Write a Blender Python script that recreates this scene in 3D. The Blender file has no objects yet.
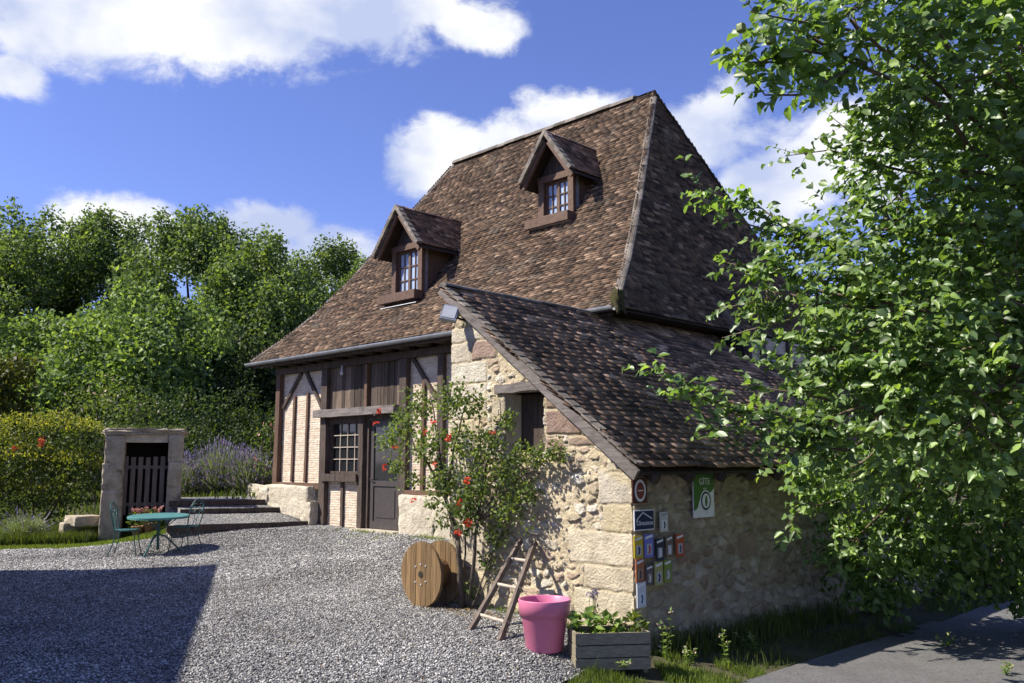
import bpy, math, random
import numpy as np
from mathutils import Vector, Matrix, Euler
R = math.radians
random.seed(7); RNG = np.random.default_rng(7)
SC = bpy.context.scene; COL = SC.collection
R2 = math.sqrt(.5)

# ------------------------------------------------------------------ camera
CAM_H = 1.6; FPX = 887.0; PITCH = math.atan((463 - 341.5) / FPX)
cd = bpy.data.cameras.new('camera'); cam = bpy.data.objects.new('camera', cd); COL.objects.link(cam)
cd.sensor_width = 36; cd.lens = FPX / 1024 * 36; cd.clip_end = 3000; cd.clip_start = .05
cam.location = (0, 0, CAM_H); cam.rotation_euler = (R(90) + PITCH, 0, R(45))
SC.camera = cam

def ray(px, py):
    r, u, f = (px - 512) / FPX, -(py - 341.5) / FPX, 1.0
    D = f * math.cos(PITCH) - u * math.sin(PITCH); Z = f * math.sin(PITCH) + u * math.cos(PITCH)
    return r, D, Z                                             # right, ahead, up
def W(X, D, Z=0.0):                                            # metres right of / ahead of the viewpoint -> world
    return Vector(((X - D) * R2, (X + D) * R2, Z))
def at(px, py, D):
    r, d, z = ray(px, py); k = D / d
    return W(r * k, D, CAM_H + z * k)

# ------------------------------------------------------------------ sun, sky, exposure
SUN_EL = R(46); SUN_AZ = W(-.992, -.12)                        # towards the sun
sd = bpy.data.lights.new('sun', 'SUN'); so = bpy.data.objects.new('sun', sd); COL.objects.link(so)
sd.energy = 5.0; sd.angle = R(.53); sd.color = (1, .93, .82)
sv = Vector((SUN_AZ.x * math.cos(SUN_EL), SUN_AZ.y * math.cos(SUN_EL), math.sin(SUN_EL)))
so.rotation_euler = (-sv).to_track_quat('-Z', 'Y').to_euler(); so.location = (-20, -20, 40)
SC.view_settings.view_transform = 'Standard'; SC.view_settings.look = 'None'
SC.view_settings.exposure = 0.82; SC.view_settings.gamma = 1; SC.view_settings.use_curve_mapping = False

wd = bpy.data.worlds.new('World'); SC.world = wd; wd.use_nodes = True
nt = wd.node_tree; nt.nodes.clear()
def N(nt, typ, **kw):
    n = nt.nodes.new(typ)
    for k, v in kw.items():
        if k in n.inputs.keys() if isinstance(k, str) else False: n.inputs[k].default_value = v
        else: setattr(n, k, v)
    return n
def L(nt, a, b): nt.links.new(a, b)
def math_(nt, op, a, b=None, clamp=False):
    n = nt.nodes.new('ShaderNodeMath'); n.operation = op; n.use_clamp = clamp
    for i, v in enumerate((a, b)):
        if v is None: continue
        if hasattr(v, 'is_linked'): nt.links.new(v, n.inputs[i])
        else: n.inputs[i].default_value = v
    return n.outputs[0]
sky = nt.nodes.new('ShaderNodeTexSky'); sky.sky_type = 'NISHITA'; sky.sun_disc = False
sky.sun_elevation = SUN_EL; sky.sun_rotation = math.atan2(sv.x, sv.y)
sky.altitude = 200; sky.air_density = 1.0; sky.dust_density = .3; sky.ozone_density = 3.0
tc = nt.nodes.new('ShaderNodeTexCoord'); sep = nt.nodes.new('ShaderNodeSeparateXYZ'); L(nt, tc.outputs['Generated'], sep.inputs[0])
X, Y, Z = sep.outputs
az = math_(nt, 'ARCTAN2', math_(nt, 'ADD', X, Y), math_(nt, 'SUBTRACT', Y, X))
el = math_(nt, 'ARCSINE', Z)
cmb = nt.nodes.new('ShaderNodeCombineXYZ'); L(nt, az, cmb.inputs[0]); L(nt, el, cmb.inputs[1])
def azel(px, py):
    r, d, z = ray(px, py); return math.atan2(r, d), math.atan2(z, math.hypot(r, d))
# cloud banks: where each stands in the sky (bearing, height, half width, half height in px of 1/887 rad)
CLOUDS = [(60, 10, 170, 62), (210, 15, 200, 62), (370, 8, 150, 56), (470, 25, 80, 30), (-150, 0, 250, 80), (5, 75, 45, 22),
          (115, 224, 80, 32), (265, 228, 85, 36), (315, 252, 85, 42), (200, 250, 90, 30), (30, 260, 90, 30),
          (445, 155, 62, 44), (585, 118, 74, 42), (520, 150, 70, 40), (695, 138, 95, 52), (770, 190, 100, 55), (850, 150, 110, 55), (650, 200, 130, 60),
          (1000, 120, 160, 60), (420, 140, 22, 12)]
dens = None
for (px, py, w, h) in CLOUDS:
    if -100 < px < 1100: a, e = azel(px, py)
    else: a, e = (px - 512) / FPX, (463 - py) / FPX
    s = nt.nodes.new('ShaderNodeVectorMath'); s.operation = 'SUBTRACT'; L(nt, cmb.outputs[0], s.inputs[0]); s.inputs[1].default_value = (a, e, 0)
    m = nt.nodes.new('ShaderNodeVectorMath'); m.operation = 'MULTIPLY'; L(nt, s.outputs[0], m.inputs[0]); m.inputs[1].default_value = (FPX / w, FPX / h, 0)
    l = nt.nodes.new('ShaderNodeVectorMath'); l.operation = 'LENGTH'; L(nt, m.outputs[0], l.inputs[0])
    v = math_(nt, 'SUBTRACT', 1.0, l.outputs['Value'])
    dens = v if dens is None else math_(nt, 'MAXIMUM', dens, v)
vm = nt.nodes.new('ShaderNodeVectorMath'); vm.operation = 'MULTIPLY'; L(nt, tc.outputs['Generated'], vm.inputs[0]); vm.inputs[1].default_value = (1, 1, 1.5)
nz = nt.nodes.new('ShaderNodeTexNoise'); nz.inputs['Scale'].default_value = 9; nz.inputs['Detail'].default_value = 9; nz.inputs['Roughness'].default_value = .62
nz.inputs['Distortion'].default_value = .25
L(nt, vm.outputs[0], nz.inputs['Vector'])
dn = math_(nt, 'ADD', math_(nt, 'MAXIMUM', dens, -.9), math_(nt, 'MULTIPLY', math_(nt, 'SUBTRACT', nz.outputs['Fac'], .5), 2.1))
rp = nt.nodes.new('ShaderNodeValToRGB'); L(nt, dn, rp.inputs[0]); rp.color_ramp.interpolation = 'EASE'
rp.color_ramp.elements[0].position = 0.0; rp.color_ramp.elements[0].color = (0, 0, 0, 1)
rp.color_ramp.elements[1].position = .46; rp.color_ramp.elements[1].color = (1, 1, 1, 1)
nz2 = nt.nodes.new('ShaderNodeTexNoise'); nz2.inputs['Scale'].default_value = 7; nz2.inputs['Detail'].default_value = 5; L(nt, vm.outputs[0], nz2.inputs['Vector'])
rc = nt.nodes.new('ShaderNodeValToRGB'); L(nt, nz2.outputs['Fac'], rc.inputs[0])
rc.color_ramp.elements[0].position = .36; rc.color_ramp.elements[0].color = (4.7, 5.4, 7.6, 1)
rc.color_ramp.elements[1].position = .56; rc.color_ramp.elements[1].color = (8.6, 8.75, 9.1, 1)
tint = nt.nodes.new('ShaderNodeMixRGB'); tint.blend_type = 'MULTIPLY'; tint.inputs[0].default_value = 1
L(nt, sky.outputs[0], tint.inputs[1]); tint.inputs[2].default_value = (1.15, 1.09, 1.62, 1)
mx = nt.nodes.new('ShaderNodeMixRGB'); L(nt, rp.outputs[0], mx.inputs[0]); L(nt, tint.outputs[0], mx.inputs[1]); L(nt, rc.outputs[0], mx.inputs[2])
bg = nt.nodes.new('ShaderNodeBackground'); bg.inputs[1].default_value = .067; L(nt, mx.outputs[0], bg.inputs[0])
ow = nt.nodes.new('ShaderNodeOutputWorld'); L(nt, bg.outputs[0], ow.inputs[0])

# ------------------------------------------------------------------ materials
def pmat(name, c1, c2, scale=3.0, rough=.8, bump=0.0, bscale=30.0, island=None, stretch=(1, 1, 1), spec=.3, vcol=False, trans=None,
         metal=0.0, ramp=None, blotch=None, detail=6):
    m = bpy.data.materials.new(name); m.use_nodes = True; t = m.node_tree
    b = t.nodes['Principled BSDF']; b.inputs['Roughness'].default_value = rough; b.inputs['Specular IOR Level'].default_value = spec
    b.inputs['Metallic'].default_value = metal
    co = t.nodes.new('ShaderNodeTexCoord'); mp = t.nodes.new('ShaderNodeMapping'); mp.inputs['Scale'].default_value = stretch
    L(t, co.outputs['Object'], mp.inputs[0])
    nz = t.nodes.new('ShaderNodeTexNoise'); nz.inputs['Scale'].default_value = scale; nz.inputs['Detail'].default_value = detail; nz.inputs['Roughness'].default_value = .65
    L(t, mp.outputs[0], nz.inputs['Vector'])
    cr = t.nodes.new('ShaderNodeValToRGB'); L(t, nz.outputs['Fac'], cr.inputs[0])
    cr.color_ramp.elements[0].position = .3; cr.color_ramp.elements[0].color = (*c1, 1)
    cr.color_ramp.elements[1].position = .7; cr.color_ramp.elements[1].color = (*c2, 1)
    out = cr.outputs[0]
    if vcol:
        at_ = t.nodes.new('ShaderNodeVertexColor'); at_.layer_name = 'Col'
        mi = t.nodes.new('ShaderNodeMixRGB'); mi.blend_type = 'MULTIPLY'; mi.inputs[0].default_value = 1
        L(t, at_.outputs[0], mi.inputs[1]); L(t, out, mi.inputs[2]); out = mi.outputs[0]
    if island or ramp:
        g = t.nodes.new('ShaderNodeNewGeometry'); r2 = t.nodes.new('ShaderNodeValToRGB'); L(t, g.outputs['Random Per Island'], r2.inputs[0])
        e = r2.color_ramp
        st = ramp or [(0, (island[0],) * 3), (1, (island[1],) * 3)]
        e.elements[0].position, e.elements[1].position = st[0][0], st[-1][0]
        e.elements[0].color = (*st[0][1], 1); e.elements[1].color = (*st[-1][1], 1)
        for p, c in st[1:-1]: k = e.elements.new(p); k.color = (*c, 1)
        mi = t.nodes.new('ShaderNodeMixRGB'); mi.blend_type = 'MULTIPLY'; mi.inputs[0].default_value = 1
        L(t, out, mi.inputs[1]); L(t, r2.outputs[0], mi.inputs[2]); out = mi.outputs[0]
    if blotch:                                                  # lichen, moss or dirt patches (colour, scale, threshold)
        for (bc, bs, th, am) in blotch:
            n2 = t.nodes.new('ShaderNodeTexNoise'); n2.inputs['Scale'].default_value = bs; n2.inputs['Detail'].default_value = 7; n2.inputs['Roughness'].default_value = .7
            L(t, co.outputs['Object'], n2.inputs['Vector'])
            r3 = t.nodes.new('ShaderNodeValToRGB'); L(t, n2.outputs['Fac'], r3.inputs[0])
            r3.color_ramp.elements[0].position = th; r3.color_ramp.elements[0].color = (0, 0, 0, 1)
            r3.color_ramp.elements[1].position = min(th + .14, 1); r3.color_ramp.elements[1].color = (am, am, am, 1)
            mi = t.nodes.new('ShaderNodeMixRGB'); L(t, r3.outputs[0], mi.inputs[0]); L(t, out, mi.inputs[1]); mi.inputs[2].default_value = (*bc, 1); out = mi.outputs[0]
    L(t, out, b.inputs['Base Color'])
    if bump:
        n3 = t.nodes.new('ShaderNodeTexNoise'); n3.inputs['Scale'].default_value = bscale; n3.inputs['Detail'].default_value = 8; n3.inputs['Roughness'].default_value = .7
        L(t, mp.outputs[0], n3.inputs['Vector'])
        bp = t.nodes.new('ShaderNodeBump'); bp.inputs['Strength'].default_value = min(1, bump); bp.inputs['Distance'].default_value = .02 * max(1, bump)
        L(t, n3.outputs['Fac'], bp.inputs['Height']); L(t, bp.outputs[0], b.inputs['Normal'])
    if trans:
        tr = t.nodes.new('ShaderNodeBsdfTranslucent'); ms = t.nodes.new('ShaderNodeMixShader'); ms.inputs[0].default_value = trans[0]
        mi = t.nodes.new('ShaderNodeMixRGB'); mi.blend_type = 'MULTIPLY'; mi.inputs[0].default_value = 1; L(t, out, mi.inputs[1]); mi.inputs[2].default_value = (*trans[1], 1)
        L(t, mi.outputs[0], tr.inputs[0]); L(t, b.outputs[0], ms.inputs[1]); L(t, tr.outputs[0], ms.inputs[2])
        L(t, ms.outputs[0], t.nodes['Material Output'].inputs[0])
    return m
M = {}
TILE = [(0, (.38, .36, .37)), (.2, (.66, .62, .60)), (.5, (1.02, .92, .84)), (.78, (1.32, 1.14, 1.0)), (.92, (1.85, 1.62, 1.42)), (1, (3.0, 2.8, 2.55))]
M['tile'] = pmat('roof_tile', (.086, .064, .049), (.158, .122, .092), 1.3, .85, .8, 60, ramp=TILE, spec=.15,
                 blotch=[((.27, .24, .19), 1.1, .57, .65), ((.34, .32, .28), 7, .64, .6), ((.05, .042, .03), .8, .6, .6)])
M['tile_dark'] = pmat('old_roof_tile', (.165, .122, .094), (.285, .212, .166), 1.6, .85, .8, 60, ramp=TILE, spec=.15,
                      blotch=[((.2, .18, .15), 3, .66, .5), ((.03, .026, .02), 1.2, .6, .6)])
M['tile_cap'] = pmat('ridge_tile', (.11, .10, .09), (.25, .225, .195), 6, .9, 1, 40, ramp=[(0, (.6, .58, .55)), (1, (1.3, 1.25, 1.2))], blotch=[((.07, .07, .03), 2, .58, .8)])
M['deck'] = pmat('roof_boards', (.03, .022, .017), (.05, .036, .028), 4, .9)
M['timber'] = pmat('dark_timber', (.040, .030, .026), (.120, .092, .076), 5, .8, .8, 25, stretch=(3, 3, .6), spec=.2)
M['timber_red'] = pmat('red_brown_timber', (.085, .050, .036), (.15, .095, .066), 5, .8, .8, 25, stretch=(3, 3, .6), spec=.2)
M['brown_wood'] = pmat('brown_stained_wood', (.075, .042, .028), (.16, .095, .062), 8, .65, .5, 30, stretch=(2, 2, 2), spec=.3)
M['grey_wood'] = pmat('weathered_grey_wood', (.13, .115, .105), (.30, .265, .24), 5, .85, 1, 30, stretch=(.8, 4, 6), spec=.2, blotch=[((.06, .05, .045), 6, .58, .7)])
M['board'] = pmat('weathered_boards', (.045, .034, .028), (.17, .13, .10), 5, .85, .8, 30, stretch=(12, 12, .6), island=(.4, 1.9), spec=.2)
M['picket'] = pmat('grey_brown_pickets', (.10, .08, .07), (.22, .18, .15), 5, .85, .8, 30, stretch=(9, 9, .7), island=(.7, 1.3), spec=.2)
M['brick'] = pmat('thin_pink_brick', (.8, .78, .76), (1.1, 1.1, 1.1), 9, .92, .5, 80, vcol=True, spec=.1)
M['rubble'] = pmat('limestone_rubble', (.78, .75, .70), (1.12, 1.1, 1.08), 5, .95, 2.0, 45, vcol=True, spec=.1, blotch=[((.33, .29, .22), 3.2, .63, .55), ((.16, .14, .11), 7, .68, .5)])
M['stone'] = pmat('pale_limestone', (.42, .37, .28), (.66, .60, .48), 5, .95, 2.2, 14, spec=.1, blotch=[((.24, .20, .14), 3.5, .56, .75), ((.70, .66, .58), 9, .6, .7)])
M['stone_grey'] = pmat('grey_old_stone', (.28, .24, .175), (.52, .46, .35), 5, .95, 1.4, 22, spec=.1, blotch=[((.08, .07, .05), 4, .56, .85)])
M['shade_dark'] = pmat('painted_shade', (.02, .017, .014), (.035, .03, .025), 3, .95)  # near-black colour that stands in for shade in holes and recesses
M['zinc'] = pmat('zinc', (.20, .21, .23), (.34, .36, .39), 4, .45, metal=.6, spec=.5)
M['pale_zinc'] = pmat('pale_zinc', (.5, .52, .56), (.62, .64, .68), 4, .5, metal=.2, spec=.5)
M['door'] = pmat('charcoal_paint', (.050, .043, .041), (.068, .058, .055), 10, .5, .1, 60)
M['glass'] = pmat('dark_window_glass', (.012, .014, .016), (.02, .022, .025), 3, .05, spec=.6)
M['glass_sky'] = pmat('painted_sky_glass', (.22, .30, .42), (.42, .5, .62), 5, .08, spec=.8)  # sky reflection painted into the pane colour
M['cream'] = pmat('muntin_paint', (.33, .28, .22), (.45, .39, .32), 10, .6)
M['iron'] = pmat('black_iron', (.02, .02, .02), (.04, .04, .042), 6, .5, metal=.4)
M['teal'] = pmat('teal_painted_iron', (.05, .16, .155), (.09, .24, .23), 8, .45, .1, 60)
M['teal_dark'] = pmat('dark_teal_iron', (.022, .07, .072), (.04, .11, .11), 8, .5)
M['pink'] = pmat('pink_plastic', (.56, .155, .265), (.64, .20, .325), 3, .38, .05, 60, spec=.4, blotch=[((.5, .2, .28), 3, .66, .35)])
M['drum'] = pmat('honey_wood', (.13, .08, .036), (.27, .175, .085), 4, .6, .4, 30, stretch=(9, 9, .8), island=(.72, 1.2))
M['drum_core'] = pmat('worn_brown_wood', (.12, .07, .03), (.22, .13, .06), 6, .7, .4, 30)
M['ladder'] = pmat('dark_ladder_wood', (.07, .05, .042), (.20, .16, .13), 9, .8, .6, 40)
M['rung'] = pmat('pale_rung_wood', (.35, .3, .24), (.5, .44, .36), 9, .8)
M['planter'] = pmat('grey_planter_wood', (.17, .145, .095), (.36, .32, .23), 6, .85, .8, 30, stretch=(2, 2, 12), island=(.7, 1.3), blotch=[((.05, .06, .03), 8, .6, .7)])
M['soil'] = pmat('soil', (.03, .02, .014), (.06, .045, .03), 20, .95, 1, 40)
M['terracotta'] = pmat('terracotta', (.28, .14, .09), (.42, .25, .17), 8, .8)
M['bark'] = pmat('bark', (.05, .04, .03), (.14, .115, .09), 9, .9, 1.2, 25, stretch=(1, 1, .4))
M['bark_red'] = pmat('twig_bark', (.09, .065, .045), (.18, .14, .10), 9, .9, .5, 25)
M['gravel'] = None
def leafmat(name, c, var=(.6, 1.5), tr=.34, trc=(1.9, 1.95, .7), rough=.55, spec=.25):
    r = [(0, (var[0] * .9, var[0], var[0] * .9)), (.7, (1, 1, 1)), (1, (var[1] * 1.15, var[1], var[1] * .8))]
    return pmat(name, tuple(x * .8 for x in c), tuple(x * 1.2 for x in c), .7, rough, ramp=r, trans=(tr, trc), spec=spec, detail=2)
M['leaf'] = leafmat('fruit_tree_leaf', (.155, .250, .078), (.40, 1.6), tr=.36, rough=.42, spec=.6)
M['leaf_bg'] = leafmat('tree_leaf', (.130, .190, .068), (.42, 1.7))
M['leaf_bg2'] = leafmat('lighter_tree_leaf', (.155, .230, .080), (.45, 1.7))
M['leaf_dark'] = leafmat('dark_leaf', (.060, .090, .032))
M['leaf_hedge'] = leafmat('hedge_leaf', (.050, .078, .028), (.5, 1.6))
M['leaf_honey'] = leafmat('honeysuckle_leaf', (.075, .105, .026), (.45, 1.6))
M['leaf_yel'] = leafmat('yellow_leaf', (.25, .26, .045))
M['leaf_olive'] = leafmat('olive_leaf', (.075, .085, .018))
M['leaf_shrub'] = leafmat('shrub_leaf', (.105, .145, .035), (.45, 1.6))
M['leaf_rose'] = leafmat('rose_leaf', (.125, .175, .055), (.55, 1.7))
M['leaf_lav'] = leafmat('lavender_leaf', (.24, .29, .17), (.6, 1.5), tr=.2)
M['lav'] = leafmat('lavender_flower', (.27, .245, .36), (.6, 1.5), tr=.2, trc=(1.2, 1, 1.3))
M['leaf_lime'] = leafmat('lettuce_leaf', (.17, .26, .06))
M['petal_red'] = leafmat('red_petal', (.55, .075, .035), (.7, 1.3), tr=.25, trc=(1.2, 1, 1))
M['petal_pink'] = leafmat('pink_petal', (.55, .26, .24), (.8, 1.2), tr=.2, trc=(1.1, 1, 1))
M['petal_cream'] = leafmat('cream_petal', (.52, .45, .34), (.8, 1.2), tr=.2, trc=(1.1, 1, 1))
M['fruit'] = pmat('green_fruit', (.10, .14, .03), (.16, .2, .05), 6, .4)
M['grass'] = leafmat('grass_blade', (.135, .185, .038), (.6, 1.5), tr=.35)
M['grass_dark'] = leafmat('rank_grass_blade', (.085, .115, .032), (.6, 1.5), tr=.35)
M['earth'] = pmat('grassy_earth', (.045, .045, .022), (.095, .085, .048), 2.5, .95, 1, 12, blotch=[((.10, .085, .055), .6, .6, .7)])

def gravel_mat(name, dark, light, warm):
    m = bpy.data.materials.new(name); m.use_nodes = True; t = m.node_tree; b = t.nodes['Principled BSDF']
    b.inputs['Roughness'].default_value = .9; b.inputs['Specular IOR Level'].default_value = .2
    co = t.nodes.new('ShaderNodeTexCoord')
    v = t.nodes.new('ShaderNodeTexVoronoi'); v.inputs['Scale'].default_value = 42; L(t, co.outputs['Object'], v.inputs['Vector'])
    s = t.nodes.new('ShaderNodeSeparateColor'); L(t, v.outputs['Color'], s.inputs[0])
    cr = t.nodes.new('ShaderNodeValToRGB'); L(t, s.outputs[0], cr.inputs[0]); e = cr.color_ramp
    e.elements[0].color = (*dark, 1); e.elements[1].color = (*light, 1); e.elements[1].position = 1
    k = e.elements.new(.55); k.color = (*[(a + c) * .45 for a, c in zip(dark, light)], 1); k = e.elements.new(.8); k.color = (*warm, 1)
    n = t.nodes.new('ShaderNodeTexNoise'); n.inputs['Scale'].default_value = .9; n.inputs['Detail'].default_value = 6; L(t, co.outputs['Object'], n.inputs['Vector'])
    r = t.nodes.new('ShaderNodeValToRGB'); L(t, n.outputs['Fac'], r.inputs[0]); r.color_ramp.elements[0].position = .3; r.color_ramp.elements[0].color = (.78, .78, .80, 1)
    r.color_ramp.elements[1].position = .7; r.color_ramp.elements[1].color = (1.1, 1.08, 1.02, 1)
    mi = t.nodes.new('ShaderNodeMixRGB'); mi.blend_type = 'MULTIPLY'; mi.inputs[0].default_value = 1; L(t, cr.outputs[0], mi.inputs[1]); L(t, r.outputs[0], mi.inputs[2])
    L(t, mi.outputs[0], b.inputs['Base Color'])
    bp = t.nodes.new('ShaderNodeBump'); bp.inputs['Strength'].default_value = 1; bp.inputs['Distance'].default_value = .03; bp.invert = True
    L(t, v.outputs['Distance'], bp.inputs['Height']); L(t, bp.outputs[0], b.inputs['Normal'])
    return m
M['gravel'] = gravel_mat('grey_gravel', (.06, .061, .064), (.52, .52, .51), (.28, .27, .25))
M['pebble'] = pmat('pebble', (.60, .59, .58), (1.26, 1.25, 1.22), .7, .85, spec=.2, ramp=[(0, (.07, .07, .073)), (.3, (.16, .16, .164)), (.6, (.28, .278, .273)), (.85, (.44, .435, .42)), (1, (.66, .65, .63))])
M['asphalt'] = pmat('worn_asphalt', (.16, .158, .16), (.25, .247, .245), 1.2, .92, 1.4, 110, spec=.2, blotch=[((.27, .25, .215), 1.7, .56, .6), ((.10, .098, .10), .9, .58, .5), ((.05, .05, .053), 38, .52, .75), ((.36, .355, .35), 46, .56, .8)])

def flat(name, c, rough=.5, spec=.4):
    if name not in M: M[name] = pmat(name, tuple(x * .9 for x in c), tuple(min(1, x * 1.08) for x in c), 14, rough, spec=spec)
    return M[name]

# ------------------------------------------------------------------ mesh helpers
def link(name, me, mat, parent=None, world=True):
    o = bpy.data.objects.new(name, me); COL.objects.link(o)
    if mat: me.materials.append(mat)
    if parent:
        o.parent = parent
        if world:
            p = parent; off = Vector(p.location)
            if p.parent: off = off + 0 * off                    # mesh parents sit at the origin
            o.matrix_parent_inverse = Matrix.Translation(-off) if p.type == 'EMPTY' else Matrix.Identity(4)
    return o
def fast(name, V, F, mat, parent=None, smooth=False, col=None, world=True):
    """V (n,3); F an (m,k) index array, or a list of such arrays"""
    me = bpy.data.meshes.new(name); V = np.asarray(V, np.float32)
    Fs = [np.asarray(f, np.int32) for f in (F if isinstance(F, list) else [F]) if len(f)]
    me.vertices.add(len(V)); me.vertices.foreach_set('co', V.ravel())
    lv = np.concatenate([f.ravel() for f in Fs]); cnt = np.concatenate([np.full(len(f), f.shape[1], np.int32) for f in Fs])
    st = np.concatenate([[0], np.cumsum(cnt)[:-1]]).astype(np.int32)
    me.loops.add(len(lv)); me.loops.foreach_set('vertex_index', lv)
    me.polygons.add(len(cnt)); me.polygons.foreach_set('loop_start', st); me.polygons.foreach_set('loop_total', cnt)
    if smooth: me.polygons.foreach_set('use_smooth', np.ones(len(cnt), bool))
    me.update(calc_edges=True); me.validate()
    if col is not None:
        a = me.color_attributes.new('Col', 'FLOAT_COLOR', 'POINT')
        a.data.foreach_set('color', np.concatenate([col, np.ones((len(col), 1))], 1).astype(np.float32).ravel())
    return link(name, me, mat, parent, world)
class MB:
    def __init__(s): s.v = []; s.f = []
    def add(s, vs, fs):
        b = len(s.v); s.v += [tuple(v) for v in vs]; s.f += [[b + i for i in f] for f in fs]; return s
    def box(s, c, d, rot=None, taper=1.0):
        x, y, z = [k / 2 for k in d]; c = Vector(c)
        vs = [Vector((sx * x * (taper if sz > 0 else 1), sy * y * (taper if sz > 0 else 1), sz * z)) for sz in (-1, 1) for sy in (-1, 1) for sx in (-1, 1)]
        if rot is not None: vs = [rot @ v for v in vs]
        return s.add([c + v for v in vs], [(0, 2, 3, 1), (4, 5, 7, 6), (0, 1, 5, 4), (2, 6, 7, 3), (0, 4, 6, 2), (1, 3, 7, 5)])
    def lim(s, x0, x1, y0, y1, z0, z1): return s.box(((x0 + x1) / 2, (y0 + y1) / 2, (z0 + z1) / 2), (x1 - x0, y1 - y0, z1 - z0))
    def beam(s, p0, p1, w, d, up=(0, -1, 0), n=1, jit=0.0):
        """a bar of width w (across) and depth d (along up) from p0 to p1; slightly crooked when jit > 0"""
        p0, p1 = Vector(p0), Vector(p1); t = (p1 - p0).normalized(); up = Vector(up); sd_ = t.cross(up).normalized(); up = sd_.cross(t).normalized()
        rings = []; b = len(s.v)
        for i in range(n + 1):
            c = p0.lerp(p1, i / n)
            for (a, e) in ((-1, -1), (1, -1), (1, 1), (-1, 1)):
                q = c + sd_ * (a * w / 2 + random.uniform(-jit, jit)) + up * (e * d / 2 + random.uniform(-jit, jit) * .5)
                s.v.append(tuple(q))
        for i in range(n):
            for k in range(4):
                a0 = b + i * 4 + k; a1 = b + i * 4 + (k + 1) % 4; s.f.append([a0, a1, a1 + 4, a0 + 4])
        s.f.append([b + 3, b + 2, b + 1, b]); e = b + n * 4; s.f.append([e, e + 1, e + 2, e + 3]); return s
    def tube(s, pts, rad, n=8, cap=True):
        pts = [Vector(p) for p in pts]; rad = rad if hasattr(rad, '__len__') else [rad] * len(pts); b = len(s.v); pu = None
        for i, p in enumerate(pts):
            t = (pts[min(i + 1, len(pts) - 1)] - pts[max(i - 1, 0)]).normalized()
            u = pu if pu is not None else (Vector((0, 0, 1)) if abs(t.z) < .9 else Vector((1, 0, 0)))
            u = (u - t * u.dot(t)).normalized(); pu = u; w = t.cross(u)
            for k in range(n):
                a = 2 * math.pi * k / n; s.v.append(tuple(p + (u * math.cos(a) + w * math.sin(a)) * rad[i]))
        for i in range(len(pts) - 1):
            for k in range(n):
                a0 = b + i * n + k; a1 = b + i * n + (k + 1) % n; s.f.append([a0, a1, a1 + n, a0 + n])
        if cap: s.f.append([b + k for k in range(n)][::-1]); e = b + (len(pts) - 1) * n; s.f.append([e + k for k in range(n)])
        return s
    def lathe(s, c, prof, n=32, mat=None):
        b = len(s.v); c = Vector(c)
        for (r, z) in prof:
            for k in range(n):
                a = 2 * math.pi * k / n; v = Vector((r * math.cos(a), r * math.sin(a), z)); v = mat @ v if mat is not None else v; s.v.append(tuple(c + v))
        for i in range(len(prof) - 1):
            for k in range(n):
                a0 = b + i * n + k; a1 = b + i * n + (k + 1) % n; s.f.append([a0, a1, a1 + n, a0 + n])
        return s
    def prism(s, poly, off):                                   # polygon (3D points) extruded by vector off
        off = Vector(off); n = len(poly); b = len(s.v)
        s.v += [tuple(Vector(p)) for p in poly] + [tuple(Vector(p) + off) for p in poly]
        s.f.append([b + i for i in range(n)]); s.f.append([b + n + i for i in range(n)][::-1])
        for i in range(n): j = (i + 1) % n; s.f.append([b + j, b + i, b + n + i, b + n + j])
        return s
    def rock(s, c, d, seed=0, n=14, amp=.12):
        rr = np.random.default_rng(seed); c = np.array(c); d = np.array(d) / 2
        V = []; idx = {}
        def vid(i, j, k):
            if (i, j, k) not in idx: idx[(i, j, k)] = len(V); V.append((i / n * 2 - 1, j / n * 2 - 1, k / n * 2 - 1))
            return idx[(i, j, k)]
        F = []
        for a in range(n):
            for e in range(n):
                F += [[vid(a, e, 0), vid(a, e + 1, 0), vid(a + 1, e + 1, 0), vid(a + 1, e, 0)], [vid(a, e, n), vid(a + 1, e, n), vid(a + 1, e + 1, n), vid(a, e + 1, n)],
                      [vid(a, 0, e), vid(a + 1, 0, e), vid(a + 1, 0, e + 1), vid(a, 0, e + 1)], [vid(a, n, e), vid(a, n, e + 1), vid(a + 1, n, e + 1), vid(a + 1, n, e)],
                      [vid(0, a, e), vid(0, a, e + 1), vid(0, a + 1, e + 1), vid(0, a + 1, e)], [vid(n, a, e), vid(n, a + 1, e), vid(n, a + 1, e + 1), vid(n, a, e + 1)]]
        P = np.array(V); r = np.linalg.norm(P, axis=1, keepdims=True); cube = P; sph = P / np.maximum(r, 1e-6) * 1.25
        P = cube * .88 + sph * .12
        off = rr.uniform(0, 6.28, (4, 3)); fr = rr.uniform(1.5, 4, (4, 3))
        g = sum(np.sin((P * fr[i]).sum(1) + off[i, 0]) for i in range(4)) / 4
        g2 = np.sin(P[:, 0] * 9 + off[0, 1] + 3 * np.sin(P[:, 1] * 5)) * np.sin(P[:, 2] * 8 + off[1, 1] + 2 * np.sin(P[:, 0] * 6)) * np.sin(P[:, 1] * 9 + off[2, 2])
        P = P * (1 + amp * g[:, None] + amp * .6 * g2[:, None] + rr.normal(0, amp * .10, (len(P), 1)))
        return s.add(P * d + c, F)
    def build(s, name, mat, parent=None, smooth=False, world=True):
        me = bpy.data.meshes.new(name); me.from_pydata(s.v, [], s.f); me.update()
        if smooth: me.polygons.foreach_set('use_smooth', [True] * len(me.polygons))
        return link(name, me, mat, parent, world)
def tag(o, label, cat, group=None, kind=None):
    if label: o['label'] = label
    if cat: o['category'] = cat
    if group: o['group'] = group
    if kind: o['kind'] = kind
    return o
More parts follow.
